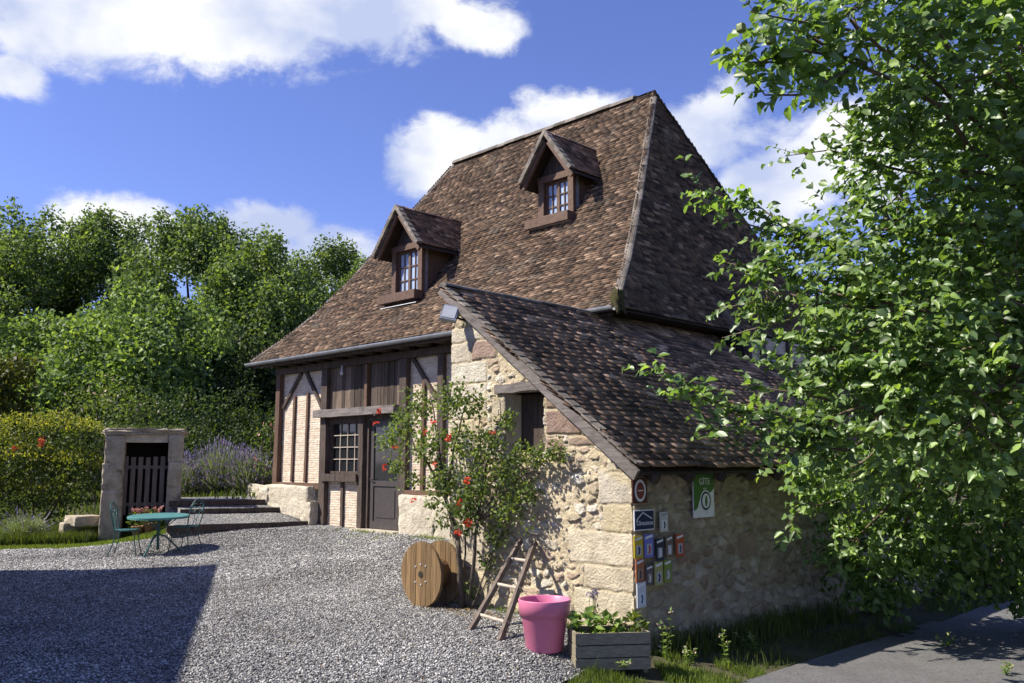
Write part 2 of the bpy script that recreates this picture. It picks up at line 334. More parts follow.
def thing(name, loc, label, cat, group=None):
    o = bpy.data.objects.new(name, None); COL.objects.link(o); o.location = loc; o.empty_display_size = .2
    return tag(o, label, cat, group)
def copy_tree(o, parent=None):
    c = o.copy(); COL.objects.link(c)
    if parent: c.parent = parent
    for ch in list(o.children): copy_tree(ch, c)
    return c
def struct(o): o['kind'] = 'structure'; return o
def stuff(o, label, cat): tag(o, label, cat); o['kind'] = 'stuff'; return o

def vnoise(x, y, seed=0):
    x = np.asarray(x, float); y = np.asarray(y, float); xi = np.floor(x).astype(np.int64); yi = np.floor(y).astype(np.int64); fx = x - xi; fy = y - yi
    def h(a, b):
        n = (a * 374761393 + b * 668265263 + seed * 1442695) & 0x7fffffff; n = ((n ^ (n >> 13)) * 1274126177) & 0x7fffffff
        return ((n ^ (n >> 16)) & 0xffff) / 65535.0
    sx = fx * fx * (3 - 2 * fx); sy = fy * fy * (3 - 2 * fy)
    return (h(xi, yi) * (1 - sx) + h(xi + 1, yi) * sx) * (1 - sy) + (h(xi, yi + 1) * (1 - sx) + h(xi + 1, yi + 1) * sx) * sy
def fbm(x, y, o=4, seed=0):
    r = 0; a = .5
    for i in range(o): r = r + a * vnoise(x * 2 ** i + i * 17.3, y * 2 ** i + i * 9.1, seed + i); a *= .5
    return r / (1 - .5 ** o)
def sstep(x, a, b): t = np.clip((x - a) / (b - a), 0, 1); return t * t * (3 - 2 * t)

# ------------------------------------------------------------------ terrain
CP = np.array([(-8, 7, 0), (-6.6, 7, -.01), (-5.5, 7, -.08), (-5.3, 7.2, -.2), (-5.3, 8.5, -.26), (-5.3, 11.5, -.36), (-5.3, 15, -.42), (-4.3, 7, -.3), (-4.3, 9.4, -.31), (-4.4, 13.7, -.34),
               (-3, 9, -.3), (-3, 14, -.34), (-2, 6, -.28), (-4.5, 5.5, -.24), (-5.2, 6.1, -.13), (-5.6, 5.9, -.03), (-6.2, 5.8, 0), (-7, 2.5, 0), (-3, 1, -.05), (0, 0, 0), (-4, 3, -.1),
               (-8, 5, 0), (-10, 4, 0), (-10, 7, .04), (-8.4, 10, .27), (-10.5, 10, .31), (-12.5, 10, .36), (-15.4, 10, .37), (-12.5, 8.4, .16), (-14.6, 8.4, .16), (-15.7, 6.9, 0), (-16.45, 7.5, .24), (-15.9, 8.6, .31), (-16.9, 7.4, .26), (-15, 4.2, 0), (-12, 1, 0),
               (-18, 5.5, 0), (-18.5, 7.4, .05), (-20, 6.5, .05), (-22, 8, .1), (-25, 5, .1), (-17.5, 10.1, .55), (-17.9, 9.3, .72), (-19.5, 9.4, .80), (-19, 12, .85), (-24, 14, .9), (-30, 20, 1.0), (-40, 30, 1.1),
               (-17, 18, .8), (-8, 19, .1), (-40, 8, .3), (-60, 60, 1.3), (-120, 120, 1.4), (-200, 0, .8), (0, 60, -.4), (60, 60, -.3), (60, 0, -.2), (0, -60, 0), (-60, -60, .1), (300, 300, 0), (-350, -350, .5), (-350, 350, 1.4), (350, -350, 0)], float)
_d = np.linalg.norm(CP[:, None, :2] - CP[None, :, :2], axis=2)
_w = np.linalg.solve(_d + 1e-6 * np.eye(len(CP)), CP[:, 2] - .2)
def gz(x, y):
    x = np.asarray(x, float); y = np.asarray(y, float); sh = x.shape; P = np.stack([x.ravel(), y.ravel()], 1); out = np.empty(len(P))
    for i in range(0, len(P), 20000):
        out[i:i + 20000] = np.linalg.norm(P[i:i + 20000, None] - CP[None, :, :2], axis=2) @ _w + .2
    return out.reshape(sh)
def gz1(x, y): return float(gz(np.array([x]), np.array([y]))[0])
def sheet(name, xs, ys, mat, dz=0.0, keep=None, rough=0.0):
    Xg, Yg = np.meshgrid(xs, ys, indexing='ij'); Zg = gz(Xg, Yg) + dz
    if rough: Zg = Zg + rough * (fbm(Xg * 1.3, Yg * 1.3, 4, 3) - .5)
    nx, ny = len(xs), len(ys); idx = np.arange(nx * ny).reshape(nx, ny)
    F = np.stack([idx[:-1, :-1], idx[1:, :-1], idx[1:, 1:], idx[:-1, 1:]], -1).reshape(-1, 4)
    V = np.stack([Xg, Yg, Zg], -1).reshape(-1, 3)
    if keep is not None:
        c = V[F].mean(1); F = F[keep(c[:, 0], c[:, 1])]
        used = np.unique(F); mp = np.full(len(V), -1); mp[used] = np.arange(len(used)); V = V[used]; F = mp[F]
    return fast(name, V, F, mat, smooth=True)
def axis(lo, hi, fine_lo, fine_hi, st):
    a = np.arange(fine_lo, fine_hi + st / 2, st); k = 1.0; l = []; r = []
    v = fine_lo; s = st
    while v > lo: s *= 1.35; v -= s; l.append(v)
    v = fine_hi; s = st
    while v < hi: s *= 1.35; v += s; r.append(v)
    return np.concatenate([l[::-1], a, r])
struct(sheet('ground', axis(-1500, 1500, -26, 2, .25), axis(-1500, 1500, -2, 22, .25), M['earth'], -.02))
def vD(x, y): return (y - x) * R2
def vX(x, y): return (x + y) * R2
def in_gravel(x, y):
    n = (fbm(x * 1.1, y * 1.1, 4, 11) - .5)
    e = -4.95 - .28 * np.clip(y - 5.5, 0, 2) + n * .35
    a = (x < e) & (y > -3) & (y < 10.2 + 0 * x) & ~((x > -8.02) & (y > 7.05) & (x < -5))
    g = vD(x, y) < 16.95 + n * 1.1 + np.clip(vX(x, y) + 6.8, 0, 3) * 1.4
    return a & (g | (x > -16)) & (x > -30)
struct(sheet('gravel_yard', np.arange(-24, -4.2, .1), np.arange(-3, 10.3, .1), M['gravel'], .006, in_gravel, .012))
def in_road(x, y):
    n = (fbm(x * 1.6, y * 1.6, 4, 21) - .5)
    return (x > -4.36 + n * .38 + .02 * np.abs(y - 9)) & (x < -1.35 + n * .3)
struct(sheet('road', np.concatenate([np.arange(-5, -1, .1)]), axis(-60, 120, 3, 20, .15), M['asphalt'], .004, in_road))
# loose gravel stones on the near part of the yard
def pebbles(name, n, xr, yr, mask, smin, smax):
    x = RNG.uniform(*xr, n); y = RNG.uniform(*yr, n); k = mask(x, y); x, y = x[k], y[k]; n = len(x)
    z = gz(x, y) + .012 + .012 * (fbm(x * 1.3, y * 1.3, 4, 3) - .5)
    base = np.array([(1, 0, 0), (0, 1, 0), (-1, 0, 0), (0, -1, 0), (0, 0, 1), (0, 0, -1)], float)
    s = RNG.uniform(smin, smax, (n, 1, 1)) * RNG.uniform(.6, 1.25, (n, 1, 3)) * np.array([1, 1, .62])
    a = RNG.uniform(0, 6.28, n); b = base[None] * (1 + RNG.normal(0, .22, (n, 6, 3))) + RNG.normal(0, .18, (n, 6, 3)); b = b * s
    ca, sa = np.cos(a)[:, None], np.sin(a)[:, None]
    P = np.stack([b[..., 0] * ca - b[..., 1] * sa + x[:, None], b[..., 0] * sa + b[..., 1] * ca + y[:, None], b[..., 2] + z[:, None]], -1).reshape(-1, 3)
    F0 = np.array([(0, 1, 4), (1, 2, 4), (2, 3, 4), (3, 0, 4), (1, 0, 5), (2, 1, 5), (3, 2, 5), (0, 3, 5)])
    F = (F0[None] + (np.arange(n) * 6)[:, None, None]).reshape(-1, 3)
    return fast(name, P, F, M['pebble'])
def vis(x, y): D = vD(x, y); return (D > 5.5) & (np.abs(vX(x, y)) < D * .62 + .3)
stuff(pebbles('gravel', 230000, (-14, -4.6), (1, 8), lambda x, y: in_gravel(x, y) & vis(x, y) & (vD(x, y) < 12.2), .006, .0145), 'loose grey and white gravel stones covering the near yard', 'gravel')
stuff(pebbles('gravel', 170000, (-20, -7.5), (2.5, 10), lambda x, y: in_gravel(x, y) & vis(x, y) & (vD(x, y) >= 12.2) & (vD(x, y) < 17.5), .009, .019), 'loose grey gravel stones covering the far yard up to the house', 'gravel')

# ------------------------------------------------------------------ relief surfaces (stone, brick)
def cells(u, v, sx, sy, seed, jit=.75):
    """nearest two seeds of a jittered staggered grid -> d1, d2, random per cell (n,3), in metres scaled to the stone size"""
    gv = v / sy; j0 = np.floor(gv).astype(int); best = np.full(u.shape, 9.0); sec = np.full(u.shape, 9.0); cid = np.zeros(u.shape, np.int64)
    def h(a, b, s): n = (a * 73856093 ^ b * 19349663 ^ (s + seed) * 83492791) & 0x7fffffff; n = ((n ^ (n >> 13)) * 1274126177) & 0x7fffffff; return ((n ^ (n >> 16)) & 0xffff) / 65535.
    for dj in (-1, 0, 1):
        j = j0 + dj; gu = u / sx + .5 * (j % 2) + h(j, j * 0, 7) * .6; i0 = np.floor(gu).astype(int)
        for di in (-2, -1, 0, 1, 2):
            i = i0 + di; cu = i + .5 + (h(i, j, 1) - .5) * jit; cv = j + .5 + (h(i, j, 2) - .5) * jit * .7
            d = np.sqrt(((gu - cu) * sx / sy) ** 2 * .55 + (gv - cv) ** 2); c = i * 7919 + j * 104729
            m = d < best; sec = np.where(m, best, np.minimum(sec, d)); cid = np.where(m, c, cid); best = np.minimum(best, d)
    return best, sec, np.stack([h(cid, cid * 0 + 3, k) for k in (11, 12, 13)], -1)
def relief(name, O, U, V, Nn, w, h, res, hf, mat, parent=None, keep=None):
    O, U, V, Nn = [np.array(a, float) for a in (O, U, V, Nn)]
    nu, nv = int(round(w / res)) + 1, int(round(h / res)) + 1
    u, v = np.meshgrid(np.linspace(0, w, nu), np.linspace(0, h, nv), indexing='ij')
    H, C = hf(u, v)
    P = O + u[..., None] * U + v[..., None] * V + H[..., None] * Nn
    idx = np.arange(nu * nv).reshape(nu, nv); F = np.stack([idx[:-1, :-1], idx[1:, :-1], idx[1:, 1:], idx[:-1, 1:]], -1).reshape(-1, 4)
    if np.dot(np.cross(U, V), Nn) < 0: F = F[:, ::-1]
    if keep is not None: F = F[keep(u.ravel()[F].mean(1), v.ravel()[F].mean(1))]
    return fast(name, P.reshape(-1, 3), F, mat, parent, smooth=True, col=C.reshape(-1, 3))
def lerp(a, b, t): return a * (1 - t[..., None]) + b * t[..., None]
def stonework(u, v, seed, quoins=(), sx=.30, sy=.15, mort=(.60, .50, .34), cover=.5, pal=None, depth=.035):
    wu = u + .05 * (fbm(u * 6, v * 6, 3, seed) - .5) * 2; wv = v + .04 * (fbm(u * 6, v * 6, 3, seed + 5) - .5) * 2
    d1, d2, r = cells(wu, wv, sx, sy, seed); e = d2 - d1 + .10 * (fbm(u * 22, v * 22, 3, seed + 15) - .5)
    show = np.clip(cover * (.05 + .75 * r[..., 0]) + cover * 1.3 * (fbm(u * 1.7, v * 2.2, 4, seed + 9) - .45), .06, 2)    # how far the pointing covers each stone
    k = sstep(e, show, show + .05)
    face = fbm(u * 16 + r[..., 0] * 50, v * 22, 5, seed + 2)
    H = depth * k * (.25 + .55 * r[..., 1]) * (.5 + 1.0 * face) + .034 * (fbm(u * 13, v * 17, 5, seed + 3) - .5) + .02 * (fbm(u * 2.5, v * 2.5, 3, seed + 6) - .5) - .012 * sstep(.06 - np.abs(e - show), 0, .06)
    pal = np.array(pal if pal is not None else [(.72, .66, .53), (.62, .54, .39), (.77, .73, .63), (.57, .49, .36), (.56, .45, .34), (.73, .67, .55)])
    cs = pal[(r[..., 2] * 6).astype(int).clip(0, 5)] * (.8 + .45 * face)[..., None]
    cm = np.array(mort) * (.78 + .45 * fbm(u * 9, v * 9, 4, seed + 4))[..., None]
    C = lerp(cm, cs, k)
    for (x0, x1, z0, z1, c, d) in quoins:                      # squared blocks and single big stones
        g = .018; n = .035 * (fbm(u * 9, v * 9, 3, seed + 31) - .5)
        inn = np.minimum(np.minimum(u - x0, x1 - u), np.minimum(v - z0, z1 - v)) + n
        kk = sstep(inn, -.002, .022)
        hh = d * .5 + .016 * (fbm(u * 7, v * 9, 5, seed + 41 + int(z0 * 10)) - .5) + .008 * fbm(u * 30, v * 30, 2, seed + 6)
        inside = inn > -.012
        H = np.where(inside, hh * kk + (.001) * (1 - kk), H)
        cc = np.array(c) * (.76 + .45 * fbm(u * 6 + z0 * 9, v * 8, 4, seed + 8))[..., None]
        cc = cc * (1 - .4 * sstep(fbm(u * 2.2 + 3, v * 4, 4, seed + 77), .56, .7)[..., None] * np.array([.2, .25, .6]))
        C = np.where(inside[..., None], lerp(np.array(mort) * .88 + 0 * cc, cc, kk), C)
    return H, C
def brickwork(u, v, seed, bl=.20, bh=.046):
    vv = v + .012 * (fbm(u * 3, v * 8, 3, seed) - .5); j = np.floor(vv / bh).astype(int)
    uu = u / bl + .5 * (j % 2) + .3 * vnoise(j * 1.0, j * 0.0, seed); i = np.floor(uu).astype(int); fu = (uu - i) * bl; fv = vv - j * bh
    e = np.minimum(np.minimum(fu, bl - fu), np.minimum(fv, bh - fv)) + .005 * (fbm(u * 40, v * 40, 2, seed) - .5)
    k = sstep(e, .006, .013); r = vnoise(i * 3.7, j * 5.3, seed + 1); r2 = vnoise(i * 1.7 + 9, j * 2.3, seed + 2)
    H = .007 * k * (.5 + r2) + .004 * fbm(u * 50, v * 50, 2, seed)
    c0, c1, c2 = np.array((.60, .50, .39)), np.array((.52, .39, .29)), np.array((.68, .61, .50))
    C = np.where((r < .5)[..., None], lerp(c0, c1, np.clip(r * 2, 0, 1)), lerp(c1 * 0 + c0, c2, np.clip(r * 2 - 1, 0, 1)))
    C = lerp(np.array((.60, .53, .42)) * (.85 + .25 * fbm(u * 12, v * 12, 3, seed))[..., None], C * (.85 + .3 * fbm(u * 25, v * 25, 2, seed))[..., None], k)
    return H, C

# ------------------------------------------------------------------ roofs of small flat tiles
def tiles(name, surf, bounds, length, parent, mat, row=.060, tw=.17, skip=None, seed=1, sag=.05, thick=.020, lift=.027, tl=.0025):
    rr = np.random.default_rng(seed); Us, Ss, Wd = [], [], []
    n = int(length / row)
    for i in range(n + 1):
        s = i * row; a, b = bounds(s)
        if b - a < .05: continue
        k = max(1, int((b - a) / tw)); wd = (b - a) / k
        u = a + (np.arange(k + 1) + rr.uniform(-.5, .5) + .0) * wd; u = u + rr.normal(0, .05 * wd, len(u))
        Us.append(u); Ss.append(np.full(len(u), s) + rr.normal(0, .0028, len(u)) + .03 * (vnoise(u * 1.1, u * 0 + i * .21, seed) - .5)); Wd.append(np.full(len(u), wd * 1.0) * rr.uniform(.95, 1.03, len(u)))
    u = np.concatenate(Us); s = np.concatenate(Ss); wd = np.concatenate(Wd); ab = np.array([bounds(max(0, x)) for x in s])
    m = (u + wd * .45 > ab[:, 0]) & (u - wd * .45 < ab[:, 1])
    if skip is not None: m &= ~skip(u, s)
    u, s, wd, ab = u[m], s[m], wd[m], ab[m]; nn = len(u)
    P0 = surf(u, s); dU = surf(u + .01, s) - P0; dU /= np.linalg.norm(dU, axis=1, keepdims=True)
    dS = surf(u, s + .03) - P0; dS /= np.linalg.norm(dS, axis=1, keepdims=True); Nn = np.cross(dU, dS); Nn *= np.sign(Nn[:, 2:3])
    P0 = P0 + Nn * (sag * (fbm(u * .9, s * .9, 3, seed + 3) - .5))[:, None]
    ln = row * 1.75; V = np.empty((nn, 8, 3)); lf = np.abs(rr.normal(lift, .0016, nn)) + .014 * (vnoise(u * 1.6, s / row * .9, seed + 8) - .5); tilt = rr.normal(0, tl, nn); yaw = rr.normal(0, .006, nn)
    for q, (a, c, hgt) in enumerate([(-.5, 0, 0), (.5, 0, 0), (.5, 1, 0), (-.5, 1, 0), (-.5, 0, 1), (.5, 0, 1), (.5, 1, 1), (-.5, 1, 1)]):
        uu = wd * a; ss = ln * c + yaw * uu * 3; hh = (lf * (1 - c) + .004 * c) + hgt * thick + tilt * a * (1 - c)
        uu = np.clip(u + uu, ab[:, 0] - .02, ab[:, 1] + .02) - u
        V[:, q] = P0 + dU * uu[:, None] + dS * ss[:, None] + Nn * hh[:, None]
    F0 = np.array([(4, 5, 6, 7), (0, 1, 5, 4), (1, 2, 6, 5), (3, 0, 4, 7), (3, 2, 1, 0)])
    F = (F0[None] + (np.arange(nn) * 8)[:, None, None]).reshape(-1, 4)
    return fast(name, V.reshape(-1, 3), F, mat, parent)
def cap_row(pts, step, rad, seed=0, flat_=.75):
    """a line of half-round ridge tiles along a polyline"""
    mb = MB(); rr = random.Random(seed); pts = [Vector(p) for p in pts]; seg = [(b - a).length for a, b in zip(pts, pts[1:])]; T = sum(seg); n = int(T / step) - 1
    def P(d):
        for a, b, l in zip(pts, pts[1:], seg):
            if d <= l: return a.lerp(b, d / l)
            d -= l
        return pts[-1] + (pts[-1] - pts[-2]).normalized() * d
    for i in range(n + 1):
        a, b = P(i * step), P(i * step + step * 1.12); t = (b - a).normalized(); w = t.cross(Vector((0, 0, 1))).normalized(); up = w.cross(t)
        k0 = len(mb.v); q = 7; r0 = rad * rr.uniform(.97, 1.03); o = up * rr.uniform(-.005, .005) + w * rr.uniform(-.005, .005)
        for (c, r) in ((a, r0 * 1.01), (b, r0 * .99)):
            for k in range(q):
                an = math.pi * (k / (q - 1)) ; mb.v.append(tuple(c + o + w * math.cos(an) * r + up * (math.sin(an) * r * flat_ - .03)))
        for k in range(q - 1): mb.f.append([k0 + k, k0 + k + 1, k0 + q + k + 1, k0 + q + k])
        mb.f.append([k0 + k for k in range(q)][::-1]); mb.f.append([k0 + q + k for k in range(q)])
    return mb

# ------------------------------------------------------------------ the timber framed house
YF, XS, XL, YB = 10.12, -8.02, -17.35, 17.3                    # front face, right side, left side, back
EY0, EY1, EX0, EX1 = 9.70, 17.64, -17.87, -7.67                # eaves
RY, RX0, RX1 = 13.67, -15.63, -9.73
PT = np.array([0, .13, .27, .44, .6, 1.0]); PZ = np.array([3.77, 4.24, 4.76, 5.59, 6.47, 8.75])
_t = np.linspace(0, 1, 400); 
def arc(run):
    z = np.interp(_t, PT, PZ); d = np.hypot(np.diff(_t) * run, np.diff(z)); return np.concatenate([[0], np.cumsum(d)])
AF, AR, AL = arc(3.97), arc(2.06), arc(2.24)
house = thing('timber_framed_house', (-12.7, 13.6, .3), 'old half-timbered house under a steep brown tiled hip roof with two dormer windows', 'house')
def hp(mb, name, mat, parent=house, smooth=False): return mb.build(name, mat, parent, smooth)
b = MB(); b.lim(XL + .06, XS - .06, YF + .14, YB, -.2, 3.75); hp(b, 'wall', pmat('house_core_plaster', (.36, .31, .25), (.5, .44, .36), 3, .95, .6, 30))
roof = MB()
def deck_pts(t, inset=.0):
    z = float(np.interp(t, PT, PZ)) - .03; x0 = EX0 + 2.24 * t; x1 = EX1 - 2.06 * t; y0 = EY0 + 3.97 * t; y1 = EY1 - 3.97 * t
    return [(x0, y0, z), (x1, y0, z), (x1, y1, z), (x0, y1, z)]
for i, t in enumerate(PT): roof.v += deck_pts(min(t, .9995))
for i in range(len(PT) - 1):
    for k in range(4): a0 = i * 4 + k; a1 = i * 4 + (k + 1) % 4; roof.f.append([a0, a1, a1 + 4, a0 + 4])
roof.f.append([3, 2, 1, 0])
roofo = hp(roof, 'roof', M['deck'])
def sf(u, s): t = np.interp(s, AF, _t); return np.stack([u, EY0 + 3.97 * t, np.interp(t, PT, PZ)], -1)
def sb(u, s): t = np.interp(s, AF, _t); return np.stack([u, EY1 - 3.97 * t, np.interp(t, PT, PZ)], -1)
def sr(u, s): t = np.interp(s, AR, _t); return np.stack([EX1 - 2.06 * t, u, np.interp(t, PT, PZ)], -1)
def sl(u, s): t = np.interp(s, AL, _t); return np.stack([EX0 + 2.24 * t, u, np.interp(t, PT, PZ)], -1)
def bF(s): t = np.interp(s, AF, _t); return EX0 + 2.24 * t, EX1 - 2.06 * t
def bH(A): return lambda s: (EY0 + 3.97 * np.interp(s, A, _t), EY1 - 3.97 * np.interp(s, A, _t))
DORM = [(-13.735, 10.78, .47, .70, 5.77, 6.63, 4.86, 5.82), (-10.575, 11.72, .42, .63, 6.74, 7.57, 5.98, 6.76)]   # centre x, wall y, half wall, half roof, eave z, apex z, sill z, head z
def dorm_skip(u, s):
    t = np.interp(s, AF, _t); y = EY0 + 3.97 * t; z = np.interp(t, PT, PZ); m = np.zeros(len(u), bool)
    for (cx_, yw, hw, hr, ze, za, zs, zh) in DORM:
        top = za - (za - ze) / hr * np.abs(u - cx_)
        m |= (np.abs(u - cx_) < hw - .02) & (y > yw + .02) & (z < np.minimum(top - .02, 99))
    return m
tiles('roof_tiles', sf, bF, AF[-1] - .03, roofo, M['tile'], seed=3, skip=dorm_skip)
tiles('roof_tiles', sb, bF, AF[-1] - .03, roofo, M['tile'], seed=4, row=.1, tw=.18)
tiles('roof_tiles', sr, bH(AR), AR[-1] - .03, roofo, M['tile'], seed=5, lift=.019, thick=.015)
tiles('roof_tiles', sl, bH(AL), AL[-1] - .03, roofo, M['tile'], seed=6)
def hipline(sx, sy):
    L_ = []
    for t in np.linspace(0, 1, 14):
        x = (EX1 - 2.06 * t) if sx > 0 else (EX0 + 2.24 * t); y = EY0 + 3.97 * t if sy < 0 else EY1 - 3.97 * t
        L_.append((x, y, float(np.interp(t, PT, PZ)) + .055))
    return L_
for i, (sx, sy) in enumerate(((1, -1), (1, 1), (-1, -1), (-1, 1))): hp(cap_row(hipline(sx, sy), .26, .068, i, .6), 'hip_cap', M['tile_cap'], roofo)
hp(cap_row([(RX0 + .02, RY, 8.79), (RX1 - .33, RY, 8.79)], .3, .12, 9, .9), 'ridge_cap', M['tile_cap'], roofo)
hp(MB().rock((EX1 + .02, EY0 + .06, 3.86), (.13, .16, .3), 4, amp=.3), 'moss_clump', pmat('moss', (.04, .04, .014), (.10, .085, .035), 20, .95, 1.5, 40), roofo, True)
# gutters and eaves
def gutter(p0, p1, r=.065):
    mb = MB(); p0, p1 = Vector(p0), Vector(p1); t = (p1 - p0).normalized(); w = t.cross(Vector((0, 0, 1))).normalized(); n = 9; k0 = 0
    for rr in (r, r - .008):
        for p in (p0, p1):
            for k in range(n): a = math.pi * k / (n - 1); mb.v.append(tuple(p + w * math.cos(a) * rr + Vector((0, 0, -math.sin(a) * rr))))
    for k in range(n - 1):
        mb.f.append([k, k + 1, n + k + 1, n + k]); mb.f.append([2 * n + k, 3 * n + k, 3 * n + k + 1, 2 * n + k + 1])
    for c in (0, n - 1): mb.f.append([c, n + c, 3 * n + c, 2 * n + c])
    for e in (0, 1):
        for k in range(n - 1): mb.f.append([e * n + k, 2 * n + e * n + k, 2 * n + e * n + k + 1, e * n + k + 1])
    return mb
hp(gutter((EX0 - .06, EY0 - .06, 3.765), (EX1 + .04, EY0 - .06, 3.775)), 'gutter', M['zinc'], smooth=True)
for i in range(17):
    x = XL + .15 + i * .56; mb = MB(); mb.beam((x, EY0 + .03, 3.70), (x, YF + .1, 3.73), .09, .11, (0, 0, 1)); hp(mb, 'rafter', M['timber'])
mb = MB(); mb.lim(EX0 + .05, EX1 - .05, EY0 + .02, EY0 + .05, 3.66, 3.76); hp(mb, 'fascia', M['timber'])
mb = MB(); mb.lim(EX0 + .1, EX1 - .1, EY0 + .051, YF - .06, 3.742, 3.75); hp(mb, 'soffit', pmat('pale_soffit', (.32, .28, .22), (.45, .40, .32), 5, .9))
# posts and rails of the front (x0, x1, z0, z1, depth proud of the brick)
def tim(name, p0, p1, w, d=.09, mat='timber', y=YF, jit=.005):
    mb = MB(); mb.beam((p0[0], y - d / 2 + .03, p0[1]), (p1[0], y - d / 2 + .03, p1[1]), w, d, (0, -1, 0), 8, jit); return hp(mb, name, M[mat])
tim('wall_plate', (XL - .02, 3.57), (XS, 3.57), .13, .13)
tim('post', (-17.26, 1.10), (-17.24, 3.50), .16, .12, 'timber_red')
tim('post', (-15.44, .40), (-15.44, 3.50), .21, .12)
tim('post', (-14.15, .38), (-14.15, 2.50), .15, .11)
tim('post', (-12.86, .40), (-12.86, 3.50), .20, .12)
tim('post', (-11.83, 1.10), (-11.83, 3.50), .15, .1)
tim('post', (-9.9, 1.10), (-9.9, 3.50), .16, .1)
tim('post', (XS - .1, .35), (XS - .1, 3.50), .20, .12)
tim('stud', (-16.69, 1.21), (-16.66, 3.02), .07, .06, 'timber_red')
tim('stud', (-16.17, 1.21), (-16.15, 3.06), .07, .06, 'timber_red')
tim('stud', (-12.36, 1.12), (-12.34, 3.08), .08, .06, 'timber_red')
tim('stud', (-10.9, 1.12), (-10.9, 3.5), .08, .06, 'timber_red')
tim('stud', (-14.81, .38), (-14.81, 1.23), .08, .06)
tim('brace', (-16.42, 3.50), (-17.12, 2.78), .075, .07)
tim('brace', (-16.24, 3.50), (-15.60, 2.72), .075, .07)
tim('brace', (-12.66, 3.50), (-11.98, 2.72), .075, .07)
tim('brace', (-10.85, 3.50), (-11.7, 2.72), .075, .07)
tim('sole_plate', (-17.33, 1.14), (-15.54, 1.14), .11, .12, 'brown_wood')
tim('sole_plate', (-12.76, 1.06), (XS - .2, 1.06), .12, .12, 'brown_wood')
tim('lintel', (-15.66, 2.585), (-12.98, 2.585), .15, .20, 'grey_wood', y=YF - .03)
tim('sill', (-15.42, 1.315), (-14.21, 1.315), .14, .16, 'timber')
# brick infill between the timbers
def bpanel(x0, x1, z0, z1, seed):
    relief('brick_panel', (x0, YF + .02, z0), (1, 0, 0), (0, 0, 1), (0, -1, 0), x1 - x0, z1 - z0, .0125, lambda u, v: brickwork(u, v, seed), M['brick'], house)
bpanel(-17.16, -15.53, 1.18, 3.5, 1); bpanel(-15.36, -14.2, .36, 1.26, 2); bpanel(-12.78, -8.1, 1.1, 3.5, 3)
# hay loft boards above the lintel
mb = MB(); x = -15.34
while x < -12.97:
    w = random.uniform(.085, .125)
    if not (-14.12 < x + w / 2 < -13.98): mb.lim(x, min(x + w - .008, -12.95), YF - .0 + random.uniform(-.006, .006), YF + .05, 2.64 + random.uniform(0, .02), 3.52)
    x += w
hp(mb, 'loft_boarding', M['board'])
tim('post', (-14.05, 2.66), (-14.05, 3.5), .085, .09, 'brown_wood')
# window beside the door: frame, glass, glazing bars
fr = MB(); fr.lim(-15.34, -15.27, YF + .0, YF + .08, 1.39, 2.51); fr.lim(-14.27, -14.225, YF, YF + .08, 1.39, 2.51); fr.lim(-15.27, -14.27, YF + .001, YF + .081, 2.37, 2.51); fr.lim(-15.27, -14.27, YF + .001, YF + .081, 1.39, 1.44)
win = hp(fr, 'window', M['timber'])
gl = MB(); gl.lim(-15.28, -14.26, YF + .075, YF + .085, 1.42, 2.4); hp(gl, 'pane', M['glass'], win)
gb = MB()
for i in (1, 2, 3): gb.lim(-15.27 + i * .25 - .009, -15.27 + i * .25 + .009, YF + .05, YF + .075, 1.44, 2.37)
for k in (1, 2, 3): gb.lim(-15.27, -14.27, YF + .048, YF + .0745, 1.44 + k * .235 - .009, 1.44 + k * .235 + .009)
hp(gb, 'glazing_bars', M['cream'], win)
# door: dark jamb, leaf with glazed upper half and panelled lower half
jb = MB(); jb.lim(-14.07, -13.98, YF - .01, YF + .13, .37, 2.5); jb.lim(-13.02, -12.965, YF - .01, YF + .13, .37, 2.5); jb.lim(-13.98, -13.02, YF - .009, YF + .131, 2.40, 2.5)
hp(jb, 'door_frame', M['timber'])
dl = MB(); y0, y1 = YF + .03, YF + .08
dl.lim(-13.975, -13.86, y0, y1, .385, 2.40); dl.lim(-13.14, -13.025, y0, y1, .385, 2.40); dl.lim(-13.86, -13.14, y0 + .001, y1, 2.28, 2.40); dl.lim(-13.86, -13.14, y0 + .001, y1, 1.17, 1.27); dl.lim(-13.86, -13.14, y0 + .001, y1, .385, .52)
dl.lim(-13.86, -13.14, y0 + .022, y1 - .01, .52, 1.17); dl.lim(-13.79, -13.21, y0 + .010, y0 + .03, .59, 1.10)
door = hp(dl, 'door', M['door'])
g = MB(); g.lim(-13.86, -13.14, y0 + .02, y0 + .028, 1.27, 2.28); hp(g, 'pane', M['glass'], door)
g = MB(); g.tube([(-13.92, y0 - .0, 1.30), (-13.92, y0 - .05, 1.30), (-13.83, y0 - .05, 1.295)], .01, 8); hp(g, 'handle', M['iron'], door)
mb = MB(); mb.lim(-14.25, -12.9, YF - .22, YF + .1, .30, .375); hp(mb, 'doorstep', M['stone'])
# stone plinths
mb = MB(); mb.rock((-16.6, YF - .02, .80), (1.8, .42, .68), 3, amp=.06); mb.rock((-15.72, YF - .10, .58), (.36, .34, .5), 5); mb.rock((-17.5, YF + .0, .78), (.5, .5, .6), 6); mb.rock((-16.7, YF - .05, .38), (1.9, .36, .4), 7, amp=.08)
hp(mb, 'plinth', M['stone'], smooth=True)
mb = MB(); mb.rock((-12.3, YF, .66), (.98, .4, .76), 8, amp=.06); mb.rock((-11.2, YF, .66), (1.3, .4, .76), 9, amp=.06); mb.rock((-9.9, YF, .6), (1.5, .4, .86), 10, amp=.06); mb.rock((-8.7, YF, .6), (1.3, .4, .86), 11, amp=.06)
hp(mb, 'plinth', M['stone'], smooth=True)
